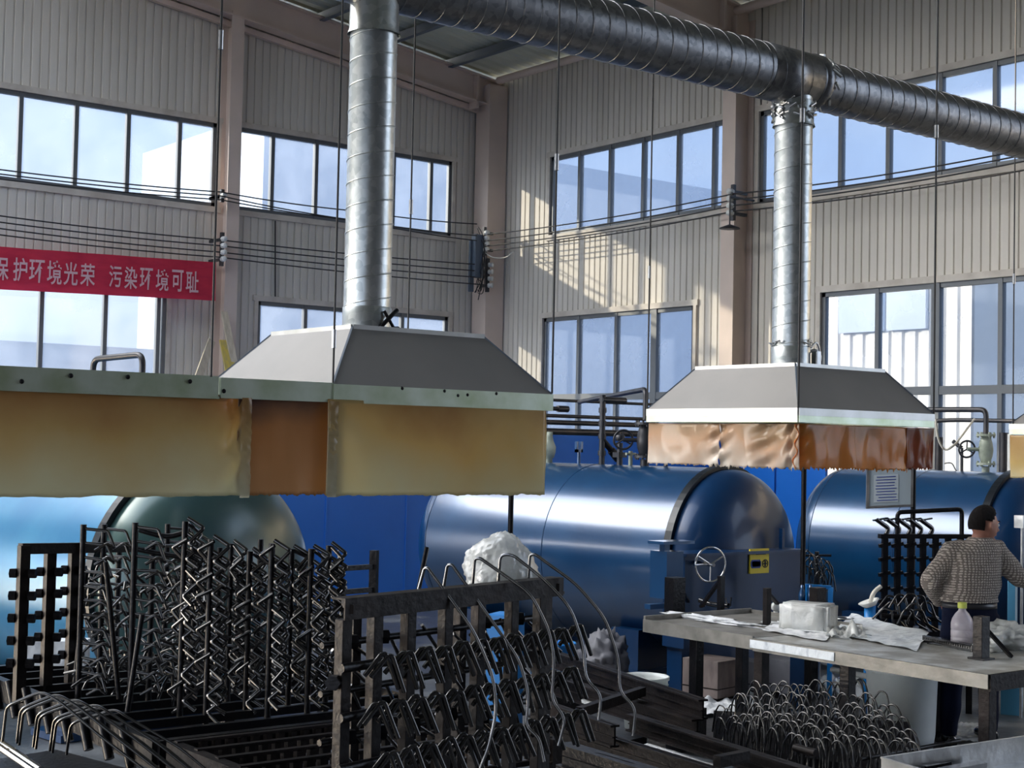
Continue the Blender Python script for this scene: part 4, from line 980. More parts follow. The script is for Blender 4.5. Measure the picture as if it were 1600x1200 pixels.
# tangle of rods inside the rack (second side of the stacks)
sproto = rodproto([(0, 0, 0), (0.05, 0.01, 0.035), (0.11, 0.0, 0.005), (0.15, -.02, -.05)], 0.0075, 'cranked_rod', M['rod'])
for k in range(95):
    o = sproto if k == 0 else sproto.copy()
    if k: C.objects.link(o)
    px_ = random.uniform(135, 345); py_ = random.uniform(870, 1085); q_ = W(px_, py_, random.uniform(6.9, 7.4)); q_.z = max(q_.z, zA + .03); o.location = q_
    o.rotation_euler = (random.uniform(-.5, .5), random.uniform(-.6, .6), random.uniform(-PI, PI)); tag(o, 'short black cranked rod in the tangle in the middle of the left rack', 'rod', 'cranked rods tangled in the left rack')
for (xa, ya, xb, yb, lab) in ((165, 878, 186, 1092, 'long thin rod leaning through the left rack, top tilted left'), (135, 890, 116, 1075, 'thin rod leaning left at the left end of the left rack'), (222, 960, 199, 1112, 'short dark rod leaning in the middle of the left rack')):
    e_ = GA(xb, yb); s_ = (e_ - CAM).dot(FW); g = MB(); g.tube([W(xa, ya, s_ + .02), e_], 0.012, 8); thing1(g, 'leaning_rod', M['blacksteel'], lab, 'rod')
for (pts, lab) in ((((218, 828), (262, 838), (298, 828)), 'bent black strap lying across the tops of the posts at left'), (((210, 857), (255, 866), (300, 872)), 'long black strap just below the topmost strap')):
    g = MB(); g.tube(smoothpath([W(x_, y_, 7.0) for x_, y_ in pts], 5), 0.013, 6); thing1(g, 'bent_strap', M['blacksteel'], lab, 'strap')
b_ = GA(85, 1052); b_ = W(88, 1035, 7.85)
g = MB(); g.box((b_.x, b_.y, zA + 0.06), (0.32, 0.14, 0.13), math.radians(-38) + .1, bev=0.004); thing1(g, 'paper_box', M['whitepaper'], 'pale box standing behind the nut posts of the left rack', 'box')

# flat toothed rack lying in front (between the left rack and the hook rack)
root = empty('toothed_rack', (3.2, 5.1, 0)); tag(root, 'flat black rack with rows of square teeth lying in front of the left rack', 'rack')
g = MB(); g.bar((2.62, 5.50, .85), (2.62, 4.72, .85), 0.05, 0.10); part(g, 'side_rail', M['brownsteel'], root); g = MB(); g.bar((3.95, 5.50, .85), (3.95, 4.72, .85), 0.05, 0.10); part(g, 'side_rail', M['brownsteel'], root)
for r_ in range(5):
    vv = 5.47 - r_ * 0.175
    g = MB(); g.bar((2.62, vv, .90), (3.95, vv, .90), 0.03, 0.012); g.bar((2.62, vv + .03, .80), (3.95, vv + .03, .80), 0.02, 0.02)
    k = 2.68
    while k < 3.93: g.box((k, vv, .86), (0.026, 0.03, 0.075)); k += 0.058
    part(g, 'toothed_bar', M['brownsteel'], root)
for a_ in (2.66, 3.93):
    for b_ in (4.76, 5.45): g = MB(); g.box((a_, b_, .40), (0.05, 0.05, .80)); part(g, 'leg', M['brownsteel'], root)

# ---------------------------------------------------------------- rack B : hook rack at centre
zB = 1.55
A_ = onz(545, 952, zB); B_ = onz(875, 917, zB); e = (B_ - A_).normalized(); nb = Vector((e.y, -e.x, 0))   # towards the camera
eang = math.atan2(e.y, e.x)
def onrack(px):
    best = 0; lo, hi = -0.5, 5.0
    def pxof(t): v = A_ + e * t - CAM; return 800 + FPX * v.dot(RT) / v.dot(FW)
    for _ in range(40):
        mid = (lo + hi) / 2
        if pxof(mid) < px: lo = mid
        else: hi = mid
    return lo
root = empty('hook_rack', (A_ + e * 0.9).to_2d().to_3d()); tag(root, 'dark steel hook rack in the centre with three rows of bent rods', 'rack')
LB = (B_ - A_).length
g = MB(); g.bar(A_ - e * .02, B_ + e * .02, 0.006, 0.07); g.bar(A_ - e * .02 + Vector((0, 0, .033)) - nb * .03, B_ + e * .02 + Vector((0, 0, .033)) - nb * .03, 0.06, 0.006); part(g, 'top_bar', M['brownsteel'], root)
bk = f0 * 0.22 - r0 * .02
g = MB(); g.tube([A_ - e * .02 + bk, B_ + bk - e * 0.05], 0.022, 10); part(g, 'rear_rail', M['blacksteel'], root)
for t_ in (0.0, LB - .03): g = MB(); g.bar(A_ + e * t_ + bk, A_ + e * t_, 0.03, 0.03); part(g, 'cross_bar', M['brownsteel'], root)
for t_ in (0.02, LB * .5, LB - .05): g = MB(); q_ = A_ + e * t_ + bk; g.box((q_.x, q_.y, zB / 2), (0.04, 0.04, zB), eang); part(g, 'rear_post', M['brownsteel'], root)
PX = [548, 597, 649, 707, 758, 810, 854]
for px_ in PX:
    q_ = A_ + e * onrack(px_) - nb * .03; g = MB(); g.box((q_.x, q_.y, (zB - .035) / 2), (0.044, 0.038, zB - .035), eang, bev=0.003); part(g, 'post', M['brownsteel'], root)
    for zz_, sg in ((1.43, 1), (1.30, -1), (1.12, 1), (.96, 1)):
        if random.random() < .8:
            c = q_ + e * 0.04 * sg; c.z = zz_ + random.uniform(-.02, .02); g = MB(); g.lathe([(0, -.018), (.026, -.018), (.026, .018), (0, .018)], c, (e * sg + nb * .6).normalized(), 6, smooth=False); part(g, 'hex_nut', M['blacksteel'], root)
rows = [(1.365, 0.05), (1.205, 0.02), (1.04, 0.08)]
for z_, _ in rows:
    g = MB(); q_ = A_ + nb * .02; g.tube([Vector((q_.x, q_.y, z_)) - e * .05, Vector((q_.x, q_.y, z_)) + e * (LB + .04)], 0.016, 8); part(g, 'sleeve_bar', M['blacksteel'], root)
ang = math.atan2(e.y, e.x)
hk = rodproto([(-0.06, 0.0, -0.03), (0.0, -0.016, 0.036), (0.014, -0.024, 0.036), (0.068, -0.036, -0.085)], 0.0082, 'hook_rod', M['rod'], 0.013, 8)
ORD = ['first', 'second', 'third', 'fourth', 'fifth', 'sixth', 'seventh', 'eighth', 'ninth', 'tenth', 'eleventh', 'twelfth', 'thirteenth', 'fourteenth', 'fifteenth', 'sixteenth', 'seventeenth', 'eighteenth', 'nineteenth', 'twentieth']
first = True
for ri, (z_, off) in enumerate(rows):
    t_ = 0.04 + off; kk = -1
    while t_ < LB + .03:
        kk += 1
        for dd in (0.0, 0.017):
            o = hk if first else hk.copy()
            if not first: C.objects.link(o)
            first = False
            q_ = A_ + e * (t_ + dd) + nb * (0.05 + (0.012 if dd else 0)); o.location = (q_.x, q_.y, z_ + random.uniform(-.006, .006)); o.rotation_euler = (random.uniform(-.05, .05), random.uniform(-.06, .06), ang)
            tag(o, '%s bent rod of the %s pair from the left, %s row of the hook rack' % ('front' if dd else 'rear', ORD[kk], ('top', 'middle', 'lowest')[ri]), 'rod', ('top', 'middle', 'lowest')[ri] + ' row of bent rods on the hook rack')
        t_ += 0.098
hk2 = rodproto([(0, 0, 0), (0.05, 0.0, -.05), (0.06, 0, -.06), (0.13, 0.0, -0.13)], 0.007, 'rear_hook_rod', M['rod'])
first = True
for z_ in (1.42, 1.26, 1.10):
    for k in range(13):
        o = hk2 if first else hk2.copy()
        if not first: C.objects.link(o)
        first = False
        q_ = A_ + e * (0.05 + k * LB / 13) - nb * 0.12; o.location = (q_.x, q_.y, z_ + random.uniform(-.03, .03)); o.rotation_euler = (random.uniform(-.3, .3), random.uniform(-.3, .3), ang + random.uniform(-.5, .5))
        tag(o, 'thin bent rod glinting behind the posts of the central hook rack', 'rod', 'rods at the back of the hook rack')
for z_ in (1.42, 1.26, 1.10):
    q_ = A_ - nb * .12; g = MB(); g.tube([Vector((q_.x, q_.y, z_)), Vector((q_.x, q_.y, z_)) + e * LB], 0.012, 6); part(g, 'rear_bar', M['blacksteel'], root)
# long bent wires
WR = [((650, 935), (663, 888), (668, 887), (740, 985), (770, 1055), (776, 1110), (764, 1165), (745, 1215)),
      ((693, 918), (699, 883), (706, 882), (765, 965), (812, 1032), (826, 1085), (821, 1135), (842, 1152), (850, 1190)),
      ((738, 918), (742, 873), (750, 872), (830, 928), (858, 985), (866, 1030), (861, 1095), (884, 1122), (872, 1165)),
      ((778, 912), (782, 867), (800, 866), (850, 905), (892, 950), (912, 1010), (915, 1062), (940, 1085), (935, 1125)),
      ((825, 912), (828, 867), (836, 866), (900, 912), (945, 965), (967, 1030), (968, 1082), (993, 1105), (989, 1150))]
wl = ['lowest and leftmost', 'second from the left', 'middle', 'second from the outer end', 'outermost']
for i, P in enumerate(WR):
    s_ = 5.30 + i * 0.13; pts = fillet([W(x_, y_, s_ - 0.08 * j / 8) for j, (x_, y_) in enumerate(P)], 0.05, 4)
    g = MB(); g.tube(pts, 0.0062, 8); thing1(g, 'long_bent_wire', M['wire'], 'long shiny wire arching from the hook rack, %s of five' % wl[i], 'wire', 'long arching wires')
# bag on the rack
q_ = W(782, 905, 5.95); mb = blob((q_.x, q_.y, zB - 0.04 + 0.098), (0.162, 0.13, 0.135), seed=3, amp=0.07, wr=0.07, freq=2.2, sub=5)
for i, v in enumerate(mb.v):
    z_ = v[2] - (zB - 0.05); f_ = 1.0 - 0.30 * max(0, z_ - .05) / 0.25; mb.v[i] = (q_.x + (v[0] - q_.x) * f_, q_.y + (v[1] - q_.y) * f_, v[2])
thing1(mb, 'plastic_bag', M['film'], 'bulging white plastic bag sitting on the central hook rack', 'bag')
g = MB(); cc = A_ + e * (LB * .72) + bk * 1.25; g.box((q_.x, q_.y, zB - .045), (0.46, 0.30, 0.012), eang); part(g, 'shelf_plate', M['blacksteel'], bpy.data.objects['hook_rack'])
g = MB(); g.tube([W(667, 856, 5.6), W(652, 932, 5.5), W(640, 1000, 5.45)], 0.009, 8); thing1(g, 'leaning_rod', M['blacksteel'], 'dark rod sticking up left of the white bag', 'rod')
# ladder like frame
s_ = 9.2; root = empty('ladder_stand', W(560, 940, s_).to_2d().to_3d()); tag(root, 'small dark ladder-like frame in front of the blue partition', 'frame')
a_ = W(585, 860, s_); g = MB(); g.box((a_.x, a_.y, a_.z / 2), (0.045, 0.045, a_.z), .6); part(g, 'post', M['blacksteel'], root)
b_ = W(510, 860, s_ - .3); g = MB(); g.box((b_.x, b_.y, b_.z / 2), (0.045, 0.045, b_.z), .6); part(g, 'post', M['blacksteel'], root)
for y_ in (885, 921, 960): g = MB(); g.bar((b_.x, b_.y, W(585, y_, s_).z), (a_.x, a_.y, W(585, y_, s_).z), 0.03, 0.03); part(g, 'rung', M['blacksteel'], root)
g = MB(); p0_ = W(531, 935, s_ - .4); g.tube(fillet([W(529, 860, s_ - .2), W(531, 930, s_ - .2), W(533, 940, s_ - .2)], .02), 0.006, 5); g.tube([W(533, 940, s_ - .2), (W(533, 940, s_ - .2).x, W(533, 940, s_ - .2).y, 0)], 0.006, 5); thing1(g, 'thin_wire', M['wire'], 'thin upright wire beside the ladder-like frame', 'wire')

# ---------------------------------------------------------------- rails lying to the right of the hook rack
def rail(pa, pb, z, h, w, label, m=M['brownsteel'], dz=0.0, nm='steel_rail'):
    a_ = onz(*pa, z); b_ = onz(*pb, z); d_ = (b_ - a_).normalized(); s_ = d_.cross(zz)
    g = MB(); c0 = a_ - Vector((0, 0, h / 2)); c1 = b_ - Vector((0, 0, h / 2))
    g.bar(c0, c1, 0.012, h); g.bar(a_ - Vector((0, 0, .006)), b_ - Vector((0, 0, .006)), w, 0.012); g.bar(a_ - Vector((0, 0, h)), b_ - Vector((0, 0, h)), w, 0.012)
    g.bar(c0 + Vector((0, 0, -.01)), c1 + Vector((0, 0, -.01)), w * .5, 0.006)
    return thing1(g, nm, m, label, 'rail')
rail((850, 1012), (1099, 1093), 0.50, 0.12, 0.07, 'upper dark steel rail running from the hook rack to the bench legs')
rail((842, 1048), (1090, 1124), 0.40, 0.13, 0.09, 'dark steel rail lying just below the upper one')
rail((830, 1088), (961, 1133), 0.52, 0.12, 0.06, 'short greenish-black rail end in front of the pale tray')
rail((985, 1115), (1330, 1222), 0.42, 0.10, 0.07, 'long dark rail passing in front of the heap of hoops')
rail((850, 1118), (1200, 1225), 0.42, 0.12, 0.06, 'long black rail along the bottom edge with a bright top edge')
rail((880, 1160), (1120, 1232), 0.50, 0.12, 0.10, 'speckled black rail at the bottom edge of the picture', M['blacksteel'])
for pa, pb, lab in (((905, 1113), (1004, 1080), 'cross bar between the two upper rails'), ((1120, 1190), (1166, 1181), 'short cross bar near the bottom edge')):
    a_ = onz(*pa, .46); b_ = onz(*pb, .46); g = MB(); g.bar(a_, b_, 0.05, 0.06); thing1(g, 'cross_bar', M['brownsteel'], lab, 'bar')
for k, (px_, py_) in enumerate(((880, 1050), (1060, 1105), (960, 1150), (1150, 1190), (1000, 1180))):
    q_ = onz(px_, py_, .30); g = MB(); g.box((q_.x, q_.y, .14), (0.5, 0.14, .27), 0.2); thing1(g, 'support_block', M['blacksteel'], ('dark block under the upper rails next to the hook rack', 'dark block under the ends of the upper rails', 'dark block under the short rail end', 'dark block under the rail by the heap of hoops', 'dark block under the rails at the bottom edge')[k], 'block')
def sheet(pxs, z, m, label, nm='white_board', t=0.01):
    P = [onz(x_, y_, z) for x_, y_ in pxs]; g = MB(); n_ = len(P); vs = [p for p in P] + [p - Vector((0, 0, t)) for p in P]
    fs = [tuple(range(n_)), tuple(reversed(range(n_, 2 * n_)))] + [(i, (i + 1) % n_, n_ + (i + 1) % n_, n_ + i) for i in range(n_)]; g.add(vs, fs)
    return thing1(g, nm, m, label, 'board')
sheet([(902, 1073), (963, 1094), (936, 1102), (909, 1094)], 0.30, M['film'], 'small white tray between the rails next to the hook rack', 'plastic_tray', .02)
sheet([(1009, 1108), (1040, 1117), (1040, 1126), (994, 1115)], 0.28, M['whitepaper'], 'small white board corner showing below the upper rails')
sheet([(1012, 1161), (1060, 1175), (1148, 1197), (1120, 1206), (1096, 1196), (996, 1166)], 0.28, M['powder'], 'white powdered sheet lying between the rails at the bottom')
# pail
q_ = onz(1006, 1137, 0); root = empty('white_pail', (q_.x, q_.y, 0)); tag(root, 'round cream-rimmed pail standing behind the upper rail', 'pail')
g = MB(); g.lathe([(0, 0), (.145, 0), (.175, .36), (.185, .362), (.187, .385), (.176, .388), (.165, .36), (.14, .03), (0, .03)], (q_.x, q_.y, 0), (0, 0, 1), 40)
for z_ in (.30, .325): g.torus((q_.x, q_.y, z_), (0, 0, 1), .175, .006, 40, 6)
part(g, 'body', M['bucket'], root); g = MB(); g.lathe([(0, .27), (.16, .27), (.16, .28), (0, .28)], (q_.x, q_.y, 0), (0, 0, 1), 30); part(g, 'contents', M['wood'], root)

# ---------------------------------------------------------------- heap of wire hoops
hoop = rodproto([(-.052, 0, -.05), (-.046, 0, .08), (-.018, 0, .135), (.022, 0, .13), (.052, 0, .08), (.064, .01, -.05)], 0.0050, 'wire_hoop', M['rod'], 0.02, 5)
hrows = [((1172, 1080), (1345, 1076), 17, .43, 1.0), ((1150, 1098), (1372, 1096), 22, .41, 1.05), ((1175, 1116), (1392, 1122), 22, .38, 1.1), ((1150, 1132), (1408, 1140), 26, .36, 1.1),
         ((1205, 1150), (1418, 1160), 22, .33, 1.1), ((1235, 1170), (1422, 1180), 19, .31, 1.15), ((1122, 1112), (1165, 1108), 5, .33, .9), ((1128, 1134), (1190, 1140), 7, .32, .9)]
HORD = ORD + ['twenty-' + w for w in ORD[:9]]
HR = ['rear row', 'second row', 'third row', 'fourth row', 'fifth row', 'front row', 'small rear clump', 'small front clump']
first = True; nh = 0
for ri_, (pa, pb, n_, zb_, sc) in enumerate(hrows):
    for k in range(n_):
        t_ = k / (n_ - 1); x_ = pa[0] + (pb[0] - pa[0]) * t_ + random.uniform(-3, 3); y_ = pa[1] + (pb[1] - pa[1]) * t_ + 24 + random.uniform(-3, 3)
        o = hoop if first else hoop.copy()
        if not first: C.objects.link(o)
        first = False; o.location = onz(x_, y_, zb_); s_ = sc * random.uniform(.9, 1.2); o.scale = (s_, s_, s_)
        o.rotation_euler = (random.uniform(-.22, .02), random.uniform(-.10, .16), ra + random.uniform(-.14, .14) - 0.85); nh += 1
        tag(o, 'black wire hoop, %s from left in the %s of the heap' % (HORD[k], HR[min(ri_, 7)]), 'hoop', 'heap of wire hoops')
pa_ = onz(1115, 1110, .40); pb_ = onz(1420, 1128, .40); pc_ = onz(1450, 1215, .24); pd_ = onz(1150, 1165, .26)
g = MB(); vs_ = [pa_, pb_, pc_, pd_]; tops = [Vector(v) for v in vs_]; bots = [Vector((v.x, v.y, .0)) for v in vs_]
g.add(tops + bots, [(0, 1, 2, 3), (7, 6, 5, 4), (0, 4, 5, 1), (1, 5, 6, 2), (2, 6, 7, 3), (3, 7, 4, 0)]); thing1(g, 'hoop_pallet', M['blacksteel'], 'low black platform under the heap of wire hoops', 'pallet')
for (xa, ya, xb, yb, z_, r_, lab, m_) in ((1345, 1186, 1500, 1157, .38, .012, 'twisted black bar lying across the right end of the heap of hoops', 'blacksteel'), (1242, 1168, 1275, 1177, .44, .022, 'stubby grey pipe piece resting on the heap of hoops', 'brownsteel'), (1300, 1046, 1356, 1057, .45, .022, 'white stick poking out behind the milky tub', 'film')):
    g = MB(); g.tube([onz(xa, ya, z_), onz(xb, yb, z_)], r_, 8); thing1(g, 'loose_bar', M[m_], lab, 'bar')

# ---------------------------------------------------------------- bench
bu0, bu1, bv0, bv1 = 7.70, 8.85, 5.25, 8.22
root = empty('work_bench', (8.2, 6.8, 0)); tag(root, 'long steel-topped work bench dusted with white powder at right', 'bench')
g = MB(); g.box2((bu0, bv0, .775), (bu1, bv1, .80)); part(g, 'bench_top', M['tabletop'], root)
g = MB(); g.box2((bu0 - .012, bv0, .715), (bu0 + .01, 7.12, .80)); part(g, 'front_rail', M['dullsteel'], root, 'dull steel front rail')
g = MB(); g.box2((bu0 - .018, 6.40, .735), (bu0 - .010, 7.14, .79)); part(g, 'front_strip', M['whitepaper'], root, 'flaking white strip on the front rail')
g = MB(); g.box2((bu0, bv0 - .012, .70), (bu1 + .6, bv0 + .01, .80)); g.box2((bu0, bv0 - .01, .775), (bu1 + .6, bv0 + .35, .798)); part(g, 'end_rail', M['brownsteel'], root)
g = MB()
g.box2((bu0 - .015, 7.12, .722), (bu0 + .005, bv1, .815)); g.box2((bu0, bv1 - .01, .78), (bu1, bv1 + .01, .84)); g.box2((bu1 - .01, 7.12, .78), (bu1 + .01, bv1, .83)); g.box2((bu0, 7.12, .798), (bu1, bv1, .803))
part(g, 'shallow_tray', M['dullsteel'], root, 'bare steel tray edge')
for (px_, py_) in ((1063, 1080), (1154, 1090)): pass
for (u_, v_, m_) in ((bu0 + .06, bv0 + .05, 'brownsteel'), (bu0 + .06, 6.35, 'blacksteel'), (bu0 + .06, 7.10, 'brownsteel'), (bu0 + .08, 7.75, 'blacksteel'), (bu1 - .06, 8.25, 'blacksteel'), (bu1 - .06, 6.9, 'blacksteel'), (bu1 - .05, 7.55, 'blacksteel')):
    g = MB(); g.box((u_, v_, .387), (0.075, 0.075, .775), bev=0.004); part(g, 'leg', M[m_], root)
# things on the bench
def onb(px, py): return T(px, py)
c = onb(1263, 985); root = empty('wrapped_block', c); tag(root, 'translucent white block standing on the bench like wrapped ice', 'block')
g = MB(); bm = bmesh.new(); bmesh.ops.create_cube(bm, size=1); bmesh.ops.bevel(bm, geom=list(bm.edges), offset=.08, segments=3, affect='EDGES'); bmesh.ops.subdivide_edges(bm, edges=list(bm.edges), cuts=3, use_grid_fill=True)
R_ = Matrix.Rotation(math.radians(-70), 3, 'Z')
for v in bm.verts:
    n_ = noise.noise(v.co * 5) * .03; v.co = v.co * (1 + n_); v.co = R_ @ Vector((v.co.x * .37, v.co.y * .24, (v.co.z + .5) * .20))
bm.verts.index_update(); g.add([c + v.co for v in bm.verts], [tuple(v.index for v in f.verts) for f in bm.faces], True); bm.free(); part(g, 'film_wrap', M['film'], root)
# powder ridges
g = blob(c + Vector((.0, -.05, .0)), (0.16, .38, .014), seed=9, amp=.4, freq=4, sub=4, wr=.2); o = thing1(g, 'powder_spill', M['powder'], 'ragged white powder spilled on the bench around the block', 'powder'); o['kind'] = 'stuff'; o.location.z = .795
g = blob(onb(1100, 972) + Vector((0.05, 0, 0)), (0.06, .36, .022), seed=12, amp=.4, freq=5, sub=4, wr=.25); o = thing1(g, 'powder_spill', M['powder'], 'pale powder ridge in the tray at the left end of the bench', 'powder'); o['kind'] = 'stuff'; o.location.z = .80
def crumpled(pxs, label, amp=.02, m=M['whitepaper'], z=.805, nm='crumpled_sheet'):
    a_, b_, c_, d_ = [onz(x_, y_, z) for x_, y_ in pxs]; P = []
    for j in range(21):
        v = j / 20; row = []
        for i in range(29):
            u = i / 28; q_ = a_.lerp(b_, u).lerp(d_.lerp(c_, u), v); q_.z += amp * abs(noise.noise(Vector((u * 5, v * 4, z * 3 + len(label))))) * 2 + .001; row.append(q_)
        P.append(row)
    g = MB(); g.grid(P); return thing1(g, nm, m, label, 'sheet')
crumpled([(1330, 960), (1452, 990), (1432, 1018), (1300, 990)], 'large crumpled pale sheet covering the middle of the bench', .014)
crumpled([(1295, 985), (1345, 982), (1355, 1000), (1290, 996)], 'small torn grey sheet beside the translucent block', .05, M['film'])
crumpled([(1215, 972), (1300, 990), (1290, 1003), (1190, 985)], 'white powdered paper in front of the translucent block', .012, M['powder'])
def strut(px_, yt_, yb_, lab, brace=None, w=0.05, z=.80, m='brownsteel', behind=False):
    b_ = onz(px_, yb_, z); s_ = (b_ - CAM).dot(FW); zt_ = W(px_, yt_, s_).z; root = empty('slotted_post', b_); tag(root, lab, 'post')
    g = MB(); g.box((b_.x, b_.y, (z + zt_) / 2), (w, w * .8, zt_ - z), bev=.003)
    part(g, 'upright', M[m], root)
    if brace:
        g = MB(); g.bar((b_.x, b_.y, W(px_, brace[1], s_).z), onz(brace[2], brace[3], z + .01), .03, .02); part(g, 'brace', M[m], root)
    g = MB(); g.box((b_.x, b_.y, z + .006), (.12, .12, .012)); part(g, 'foot_plate', M[m], root)
strut(1198, 919, 978, 'stained upright post on the bench left of the translucent block', (0, 926, 1223, 952))
strut(1533, 963, 1030, 'dark slotted post at the right-hand corner of the bench', (0, 975, 1580, 1026), w=.085, m='blacksteel')
strut(1126, 900, 957, 'black upright post behind the tray of the bench', (0, 905, 1095, 948), w=.05, m='blacksteel')
strut(1054, 902, 958, 'squat black clamp post at the left end of the bench', (0, 906, 1075, 940), w=.13, m='blacksteel')
strut(1277, 918, 974, 'dark ragged post just behind the translucent block', (0, 922, 1262, 950), w=.10, m='brownsteel')
c = onb(1120, 950); g = MB()
g.tube(smoothpath([c + Vector((-.02, .18, .05)), c + Vector((0, .10, .03)), c + Vector((0, 0, .025)), c + Vector((0, -.13, .03))], 5), .022, 8)
g.tube([c + Vector((.01, -.10, .03)), c + Vector((.01, -.09, .09))], .007, 6); g.tube([c + Vector((.01, -.14, .03)), c + Vector((.01, -.15, .10))], .007, 6); g.tube([c + Vector((0, .18, .05)), c + Vector((.05, .20, .0))], .02, 8)
thing1(g, 'clamp_tool', M['rod'], 'shiny black clamp tool lying on the tray of the bench', 'tool')
# bottle
c = onb(1503, 1008); root = empty('water_bottle', c); tag(root, 'large clear pinkish water bottle with a yellow-green cap on the bench', 'bottle')
g = MB(); g.lathe([(0, 0), (.066, 0), (.075, .012), (.075, .05), (.072, .055), (.075, .06), (.075, .10), (.071, .105), (.075, .11), (.074, .15), (.066, .18), (.045, .215), (.026, .235), (.024, .25), (0, .25)], c, (0, 0, 1), 32); part(g, 'bottle_body', M['bottle'], root)
g = MB(); g.lathe([(0, .25), (.03, .25), (.031, .252), (.031, .285), (.027, .29), (0, .29)], c, (0, 0, 1), 24, smooth=False); part(g, 'cap', M['capyellow'], root)
# cable tray
c = onb(1478, 1012); root = empty('black_tray', c); tag(root, 'black ribbed tray on the bench beside the bottle', 'tray')
g = MB(); a_ = onb(1443, 1003); b_ = onb(1518, 1019); 
for k in range(22):
    q_ = a_.lerp(b_, k / 21); g.box((q_.x, q_.y, .822), (.012, .012, .044))
g.bar(a_ + Vector((0, 0, .01)), b_ + Vector((0, 0, .01)), .02, .02); g.bar(a_ + Vector((0, 0, .04)), b_ + Vector((0, 0, .04)), .02, .012)
g.bar(a_ + Vector((.12, 0, .01)), b_ + Vector((.12, 0, .01)), .02, .04); g.bar((a_ + b_) / 2 + Vector((.06, 0.16, .004)), (a_ + b_) / 2 + Vector((.06, -.16, .004)), .12, .008)
part(g, 'ribbed_frame', M['black'], root)
for k, (px_, py_, r_, lab) in enumerate(((1575, 1012, (.16, .15, .09), 'crumpled clear plastic bag at the right-hand end of the bench'), (1545, 1018, (.08, .08, .06), 'smaller crumpled bag beside the slotted corner post'))):
    q_ = onb(px_, py_); g = blob((q_.x, q_.y, .80 + r_[2] * .72), r_, seed=20 + k, amp=.25, wr=.25, freq=4, sub=4); thing1(g, 'crumpled_bag', M['film'], lab, 'bag')
q_ = onb(1212, 962); g = MB(); g.lathe([(0, -.02), (.035, -.02), (.04, 0), (.035, .02), (0, .02)], q_ + Vector((0, 0.0, .07)), (0.3, 1, 0), 16); g.lathe([(0, 0), (.02, 0), (.02, .035), (0, .035)], q_, (0, 0, 1), 12); thing1(g, 'tape_roll', M['film'], 'small white roll left of the translucent block', 'roll')
q_ = onb(1318, 968); g = MB(); g.torus(q_ + Vector((0, 0, .01)), (0, 0, 1), .075, .007, 32, 6); thing1(g, 'metal_ring', M['steel'], 'thin pale ring lying behind the translucent block', 'ring')
# below the bench
for (px_, py_, d_, rz_, m_, lab) in ((1112, 1072, (.34, .36, .30), .15, 'cardboard', 'dirty brown cardboard box under the left part of the bench'), (1232, 1066, (.36, .40, .28), 0.1, 'greybox', 'grey board box under the middle of the bench'), (1172, 1062, (.2, .3, .24), 0.1, 'greybox', 'small grey box between the two larger boxes under the bench')):
    q_ = onz(px_, py_ + 22, 0); g = MB(); root = empty('storage_box', (q_.x, q_.y, 0)); tag(root, lab, 'box')
    g.box((q_.x, q_.y, d_[2] / 2 + .05), d_, rz_, bev=.004); part(g, 'box_body', M[m_], root)
    g = MB(); g.box((q_.x, q_.y, d_[2] * .42), (d_[0] + .006, d_[1] + .006, .008), rz_); g.box((q_.x, q_.y, .025), (d_[0] * .9, d_[1] * .9, .05), rz_); part(g, 'band', M['brownsteel'], root)
q_ = onz(1408, 1166, 0); root = empty('milky_tub', (q_.x, q_.y, 0)); tag(root, 'big milky plastic tub on the floor under the bench, before the worker', 'tub')
g = MB(); g.lathe([(0, 0), (.22, 0), (.235, .10), (.25, .52), (.262, .53), (.262, .56), (.248, .56), (.235, .50), (.21, .03), (0, .03)], (q_.x, q_.y, 0), (0, 0, 1), 48); part(g, 'tub_body', M['bucket'], root)
g = blob((q_.x - .08, q_.y + .06, .50), (.12, .10, .09), seed=31, amp=.25, wr=.2, sub=4); o = part(g, 'rag', M['film'], root, 'crumpled rag hanging over the rim')
for k, (px_, py_, r_, lab) in enumerate(((945, 1074, (.20, .18, .27), 'grey sack slumped on the floor beside the middle tank'), (893, 1074, (.20, .24, .17), 'flat heap of grey sacks on the floor left of the slumped sack'))):
    q_ = onz(px_, py_, 0); g = blob((q_.x, q_.y, r_[2] * .72), r_, seed=40 + k, amp=.08, wr=.25, freq=3, sub=4); thing1(g, 'grey_sack', M['greybox'], lab, 'sack')
q_ = onz(862, 1092, 0); g = MB(); g.lathe([(0, 0), (.17, 0), (.19, .45), (.2, .46), (.19, .47), (.18, .45), (.16, .02), (0, .02)], (q_.x, q_.y, 0), (0, 0, 1), 36); thing1(g, 'blue_drum', M['bluebright'], 'open blue drum half hidden by the right end of the hook rack', 'drum')
q_ = W(790, 985, 10.5); g = MB(); g.box((q_.x, q_.y, q_.z / 2 + .06), (.22, .2, q_.z + .12), .5, bev=.01); thing1(g, 'blue_bin', M['bluebright'], 'small blue bin seen between the posts of the hook rack', 'bin')
# floor debris: white sheets behind the tub
q_ = onz(1320, 1105, 0.0)
crumpled([(1270, 1020), (1345, 1022), (1350, 1045), (1272, 1040)], 'bluish crumpled film lying on the floor behind the bench legs', .06, M['film'], .03, 'floor_film')
crumpled([(1275, 1060), (1340, 1062), (1352, 1092), (1262, 1082)], 'pale crumpled film on the floor left of the tub', .06, M['film'], .03, 'floor_film')
crumpled([(1105, 1090), (1180, 1085), (1200, 1110), (1080, 1120)], 'dirty pale sheet on the floor at the end of the upper rail', .05, M['powder'], .02, 'floor_film')
crumpled([(1490, 1130), (1530, 1130), (1530, 1160), (1482, 1156)], 'white mesh mat on the floor between the worker and the bench leg', .01, M['film'], .02, 'mesh_mat')

